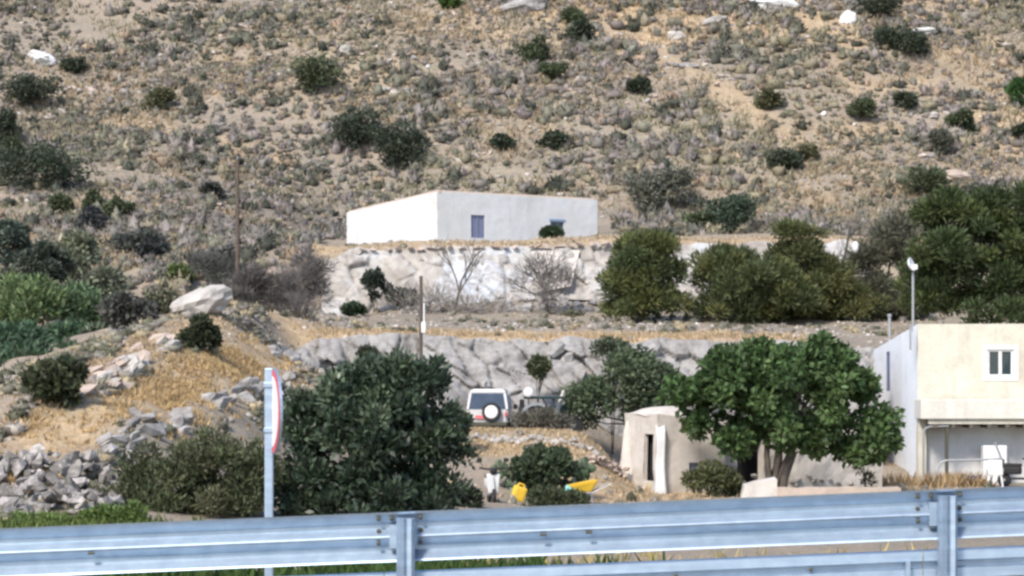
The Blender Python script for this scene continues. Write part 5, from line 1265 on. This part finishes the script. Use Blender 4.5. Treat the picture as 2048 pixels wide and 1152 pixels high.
# poles
up = thing('utility_pole', G(475, 117), 'thin wooden utility pole standing among the dead shrubs', 'pole')
ht = zp(318, 117)-up.location.z
m = MB(); m.tube([(0, 0, -.5), (0, 0, ht)], [.12, .085], 8); m.build('shaft', M['polewood'], up)
m = MB(); m.box((0, 0, ht-.35), (.9, .08, .08)); m.build('crossarm', M['polewood'], up)
for s in (-.4, 0, .4):
    m = MB(); m.lathe([(.02, 0), (.045, .03), (.03, .07), (.045, .1), (.02, .14)], 8, Matrix.Translation((s, 0, ht-.31 if s else ht-.01))); m.build('insulator', M['greymetal'], up)
up = thing('utility_pole', G(842, 89.8), 'dark wooden pole with a white box in front of the lower terrace', 'pole')
ht = zp(552, 89.8)-up.location.z
m = MB(); m.tube([(0, 0, -.5), (0, 0, ht)], [.085, .06], 8); m.build('shaft', M['polewood'], up)
zb_ = zp(655, 89.8)-up.location.z
m = MB(); m.box((.1, -.1, zb_), (.16, .14, .4), bev=.02); m.build('white_box', M['whiteplastic'], up)
m = MB(); m.tube([(.12, -.06, zb_+.2), (.12, -.05, zb_+.95)], .03, 6); m.build('conduit', M['whiteplastic'], up)
lp = thing('lamp_post', G(1685, 126), 'dark leaning post with a white lamp above the pines', 'lamp post')
pl = lambda p, y: Vector((px_(p, 126), 126, zp(y, 126)))-lp.location
m = MB(); m.tube([Vector((0, 0, -.3)), pl(1682, 545), pl(1694, 490), pl(1700, 452)], [.1, .08, .07, .05], 7); m.build('shaft', M['darkmetal'], lp)
m = MB(); m.tube([pl(1696, 470), pl(1711, 482)], .05, 6); m.build('arm', M['darkmetal'], lp)
m = MB(); m.lathe([(.05, .3), (.14, .22), (.17, -.1), (.1, -.28), (.02, -.32)], 10, Matrix.Translation(pl(1711, 494))); m.build('lamp', M['whiteplastic'], lp, smooth=True)

# ------------------------------------------------------------------ guard rail and road sign
RD = 16.0; SL = 0.0415
def rz(px, y_at_1024): return CZ+(HY-(y_at_1024))/F*RD + SL*((px-1024)/F*RD)
gr = thing('guard_rail', (0, RD, CZ-1.72), 'long galvanised steel guard rail across the bottom of the picture', 'guard rail')
ztop0 = CZ+(HY-1014.5)/F*RD-gr.location.z
WP = [(0, 0), (.004, -.012), (.060, -.070), (.076, -.082), (.078, -.112), (.062, -.124), (.012, -.162), (.004, -.172), (.012, -.184), (.062, -.226), (.078, -.240), (.078, -.270), (.062, -.284), (.006, -.330), (0, -.342)]
def beam(name, xa, xb, prof, zt, y0, th=.004):
    b = bmesh.new(); cols = []
    for x in (xa, xb):
        fr = [b.verts.new((x, y0+y, zt+z+SL*x)) for y, z in prof]; bk_ = [b.verts.new((x, y0+y+th, zt+z+SL*x)) for y, z in prof]; cols.append((fr, bk_))
    n = len(prof)
    for k in range(n-1):
        b.faces.new((cols[0][0][k], cols[1][0][k], cols[1][0][k+1], cols[0][0][k+1])); b.faces.new((cols[0][1][k], cols[0][1][k+1], cols[1][1][k+1], cols[1][1][k]))
    for q in (0, 1):
        for k in range(n-1): b.faces.new((cols[q][0][k], cols[q][0][k+1], cols[q][1][k+1], cols[q][1][k]))
    for k in (0, n-1): b.faces.new((cols[0][0][k], cols[0][1][k], cols[1][1][k], cols[1][0][k]))
    bmesh.ops.recalc_face_normals(b, faces=b.faces)
    me = bpy.data.meshes.new(name); b.to_mesh(me); b.free(); me.materials.append(M['galv']); return link(name, me, gr)
PX0 = (812-1024)/F*RD; SP = (1892-812)/F*RD
LP = [(.05, 0), (0, -.012), (-.004, -.075), (.03, -.088), (.034, -.118), (-.002, -.132), (-.004, -.20), (.02, -.215)]
zlow0 = CZ+(HY-1135)/F*RD-gr.location.z
NPOST = range(-5, 7)
for k in NPOST:
    x = PX0+k*SP; sxa = x-.25
    bm_ = beam('beam', sxa, sxa+SP+.005, WP, ztop0, .0)
    beam('splice_overlap', sxa-.0, sxa+.32, WP, ztop0-.001, -.006)
    lr = beam('lower_rail', sxa+.1, sxa+.1+SP-.006, LP, zlow0, .03)
    tp = ztop0+SL*x-.042; pw, pd = .124, .07     # C-section post in front of the beam
    m = MB(); c = [(-pw/2, -.085), (-pw/2+.02, -.115), (-.012, -.105), (0, -.085), (.012, -.105), (pw/2-.02, -.115), (pw/2, -.085), (pw/2, -.012), (-pw/2, -.012)]
    m.prism([Vector((x+a, b, -.6)) for a, b in c], Vector((0, 0, 0)), Vector((0, 0, tp+.6-.0))); m.build('post', M['galv'], gr)
    m = MB(); m.box((x-.02, .028, ztop0+SL*x-.172), (.19, .06, .16)); m.build('spacer', M['galv'], gr)
    for dx in (-.19, -.1, .1):
        for dz in (-.045, -.128, -.215):
            yy = -.012 + (.035 if dz in (-.045, -.215) else .055)
            m = MB(); m.lathe([(.016, 0), (.016, .014), (.008, .02)], 8, Matrix.Translation((x+dx, yy, ztop0+SL*(x+dx)+dz)) @ Matrix.Rotation(math.pi/2, 4, 'X')); m.build('bolt_or_slot', M['darkmetal'], gr)
    for f in (.25, .5, .75):
        m = MB(); m.lathe([(.014, 0), (.014, .012), (.006, .017)], 8, Matrix.Translation((x+f*SP, .026, zlow0-.103+SL*(x+f*SP))) @ Matrix.Rotation(math.pi/2, 4, 'X')); m.build('bolt_or_slot', M['darkmetal'], gr)
    m = MB(); m.hexa([(x-.29, -.03, zlow0+SL*x-.2), (x-.25, -.03, zlow0+SL*x-.2), (x-.25, .04, zlow0+SL*x-.2), (x-.29, .04, zlow0+SL*x-.2), (x-.275, -.03, zlow0+SL*x-.08), (x-.25, -.03, zlow0+SL*x-.08), (x-.25, .04, zlow0+SL*x-.08), (x-.275, .04, zlow0+SL*x-.08)]); m.build('bracket', M['galv'], gr)
for p_, y_ in ((182, 1107), (1087, 1070), (1178, 1065)):  # small dark boxes standing in for the dark of slots in the beam
    x = px_(p_, RD); m = MB(); m.box((x, .006, CZ+(HY-y_)/F*RD-gr.location.z), (.045, .02, .018), bev=.003); m.build('bolt_or_slot', M['darkmetal'], gr)

SD = 21.0
sg = thing('road_sign', (px_(538, SD), SD, H(px_(538, SD), SD)), 'road sign with red border seen almost edge-on on a grey post', 'road sign')
zs = lambda y: zp(y, SD)-sg.location.z
m = MB(); m.box((0, 0, (zs(736)-.5)/2), (.078, .05, zs(736)+.5), bev=.012); m.build('post', M['galv'], sg)
ang = math.radians(16); wd = Vector((math.sin(ang), -math.cos(ang), 0)); nr = Vector((-math.cos(ang), -math.sin(ang), 0)); upv = Vector((0, 0, 1))
def tri(sc_):
    cz = (zs(738)+zs(908))/2; R = (zs(738)-zs(908))/2; ctr = Vector((.056, .0, cz))
    return [ctr+wd*R*sc_*math.cos(q)+upv*R*sc_*math.sin(q) for q in [2*math.pi*k/40 for k in range(40)]]
m = MB(); m.prism(tri(1.0), Vector((0, 0, 0)), nr*.025); m.build('plate', M['galv'], sg)
m = MB(); m.prism(tri(.985), nr*.026, nr*.003); m.build('red_border', M['signred'], sg)
m = MB(); m.prism(tri(.84), nr*.030, nr*.002); m.build('white_field', M['signwhite'], sg)
for y in (770, 860):
    m = MB(); m.box((0.005, .0, zs(y)), (.1, .075, .05), bev=.008); m.build('clamp', M['galv'], sg)
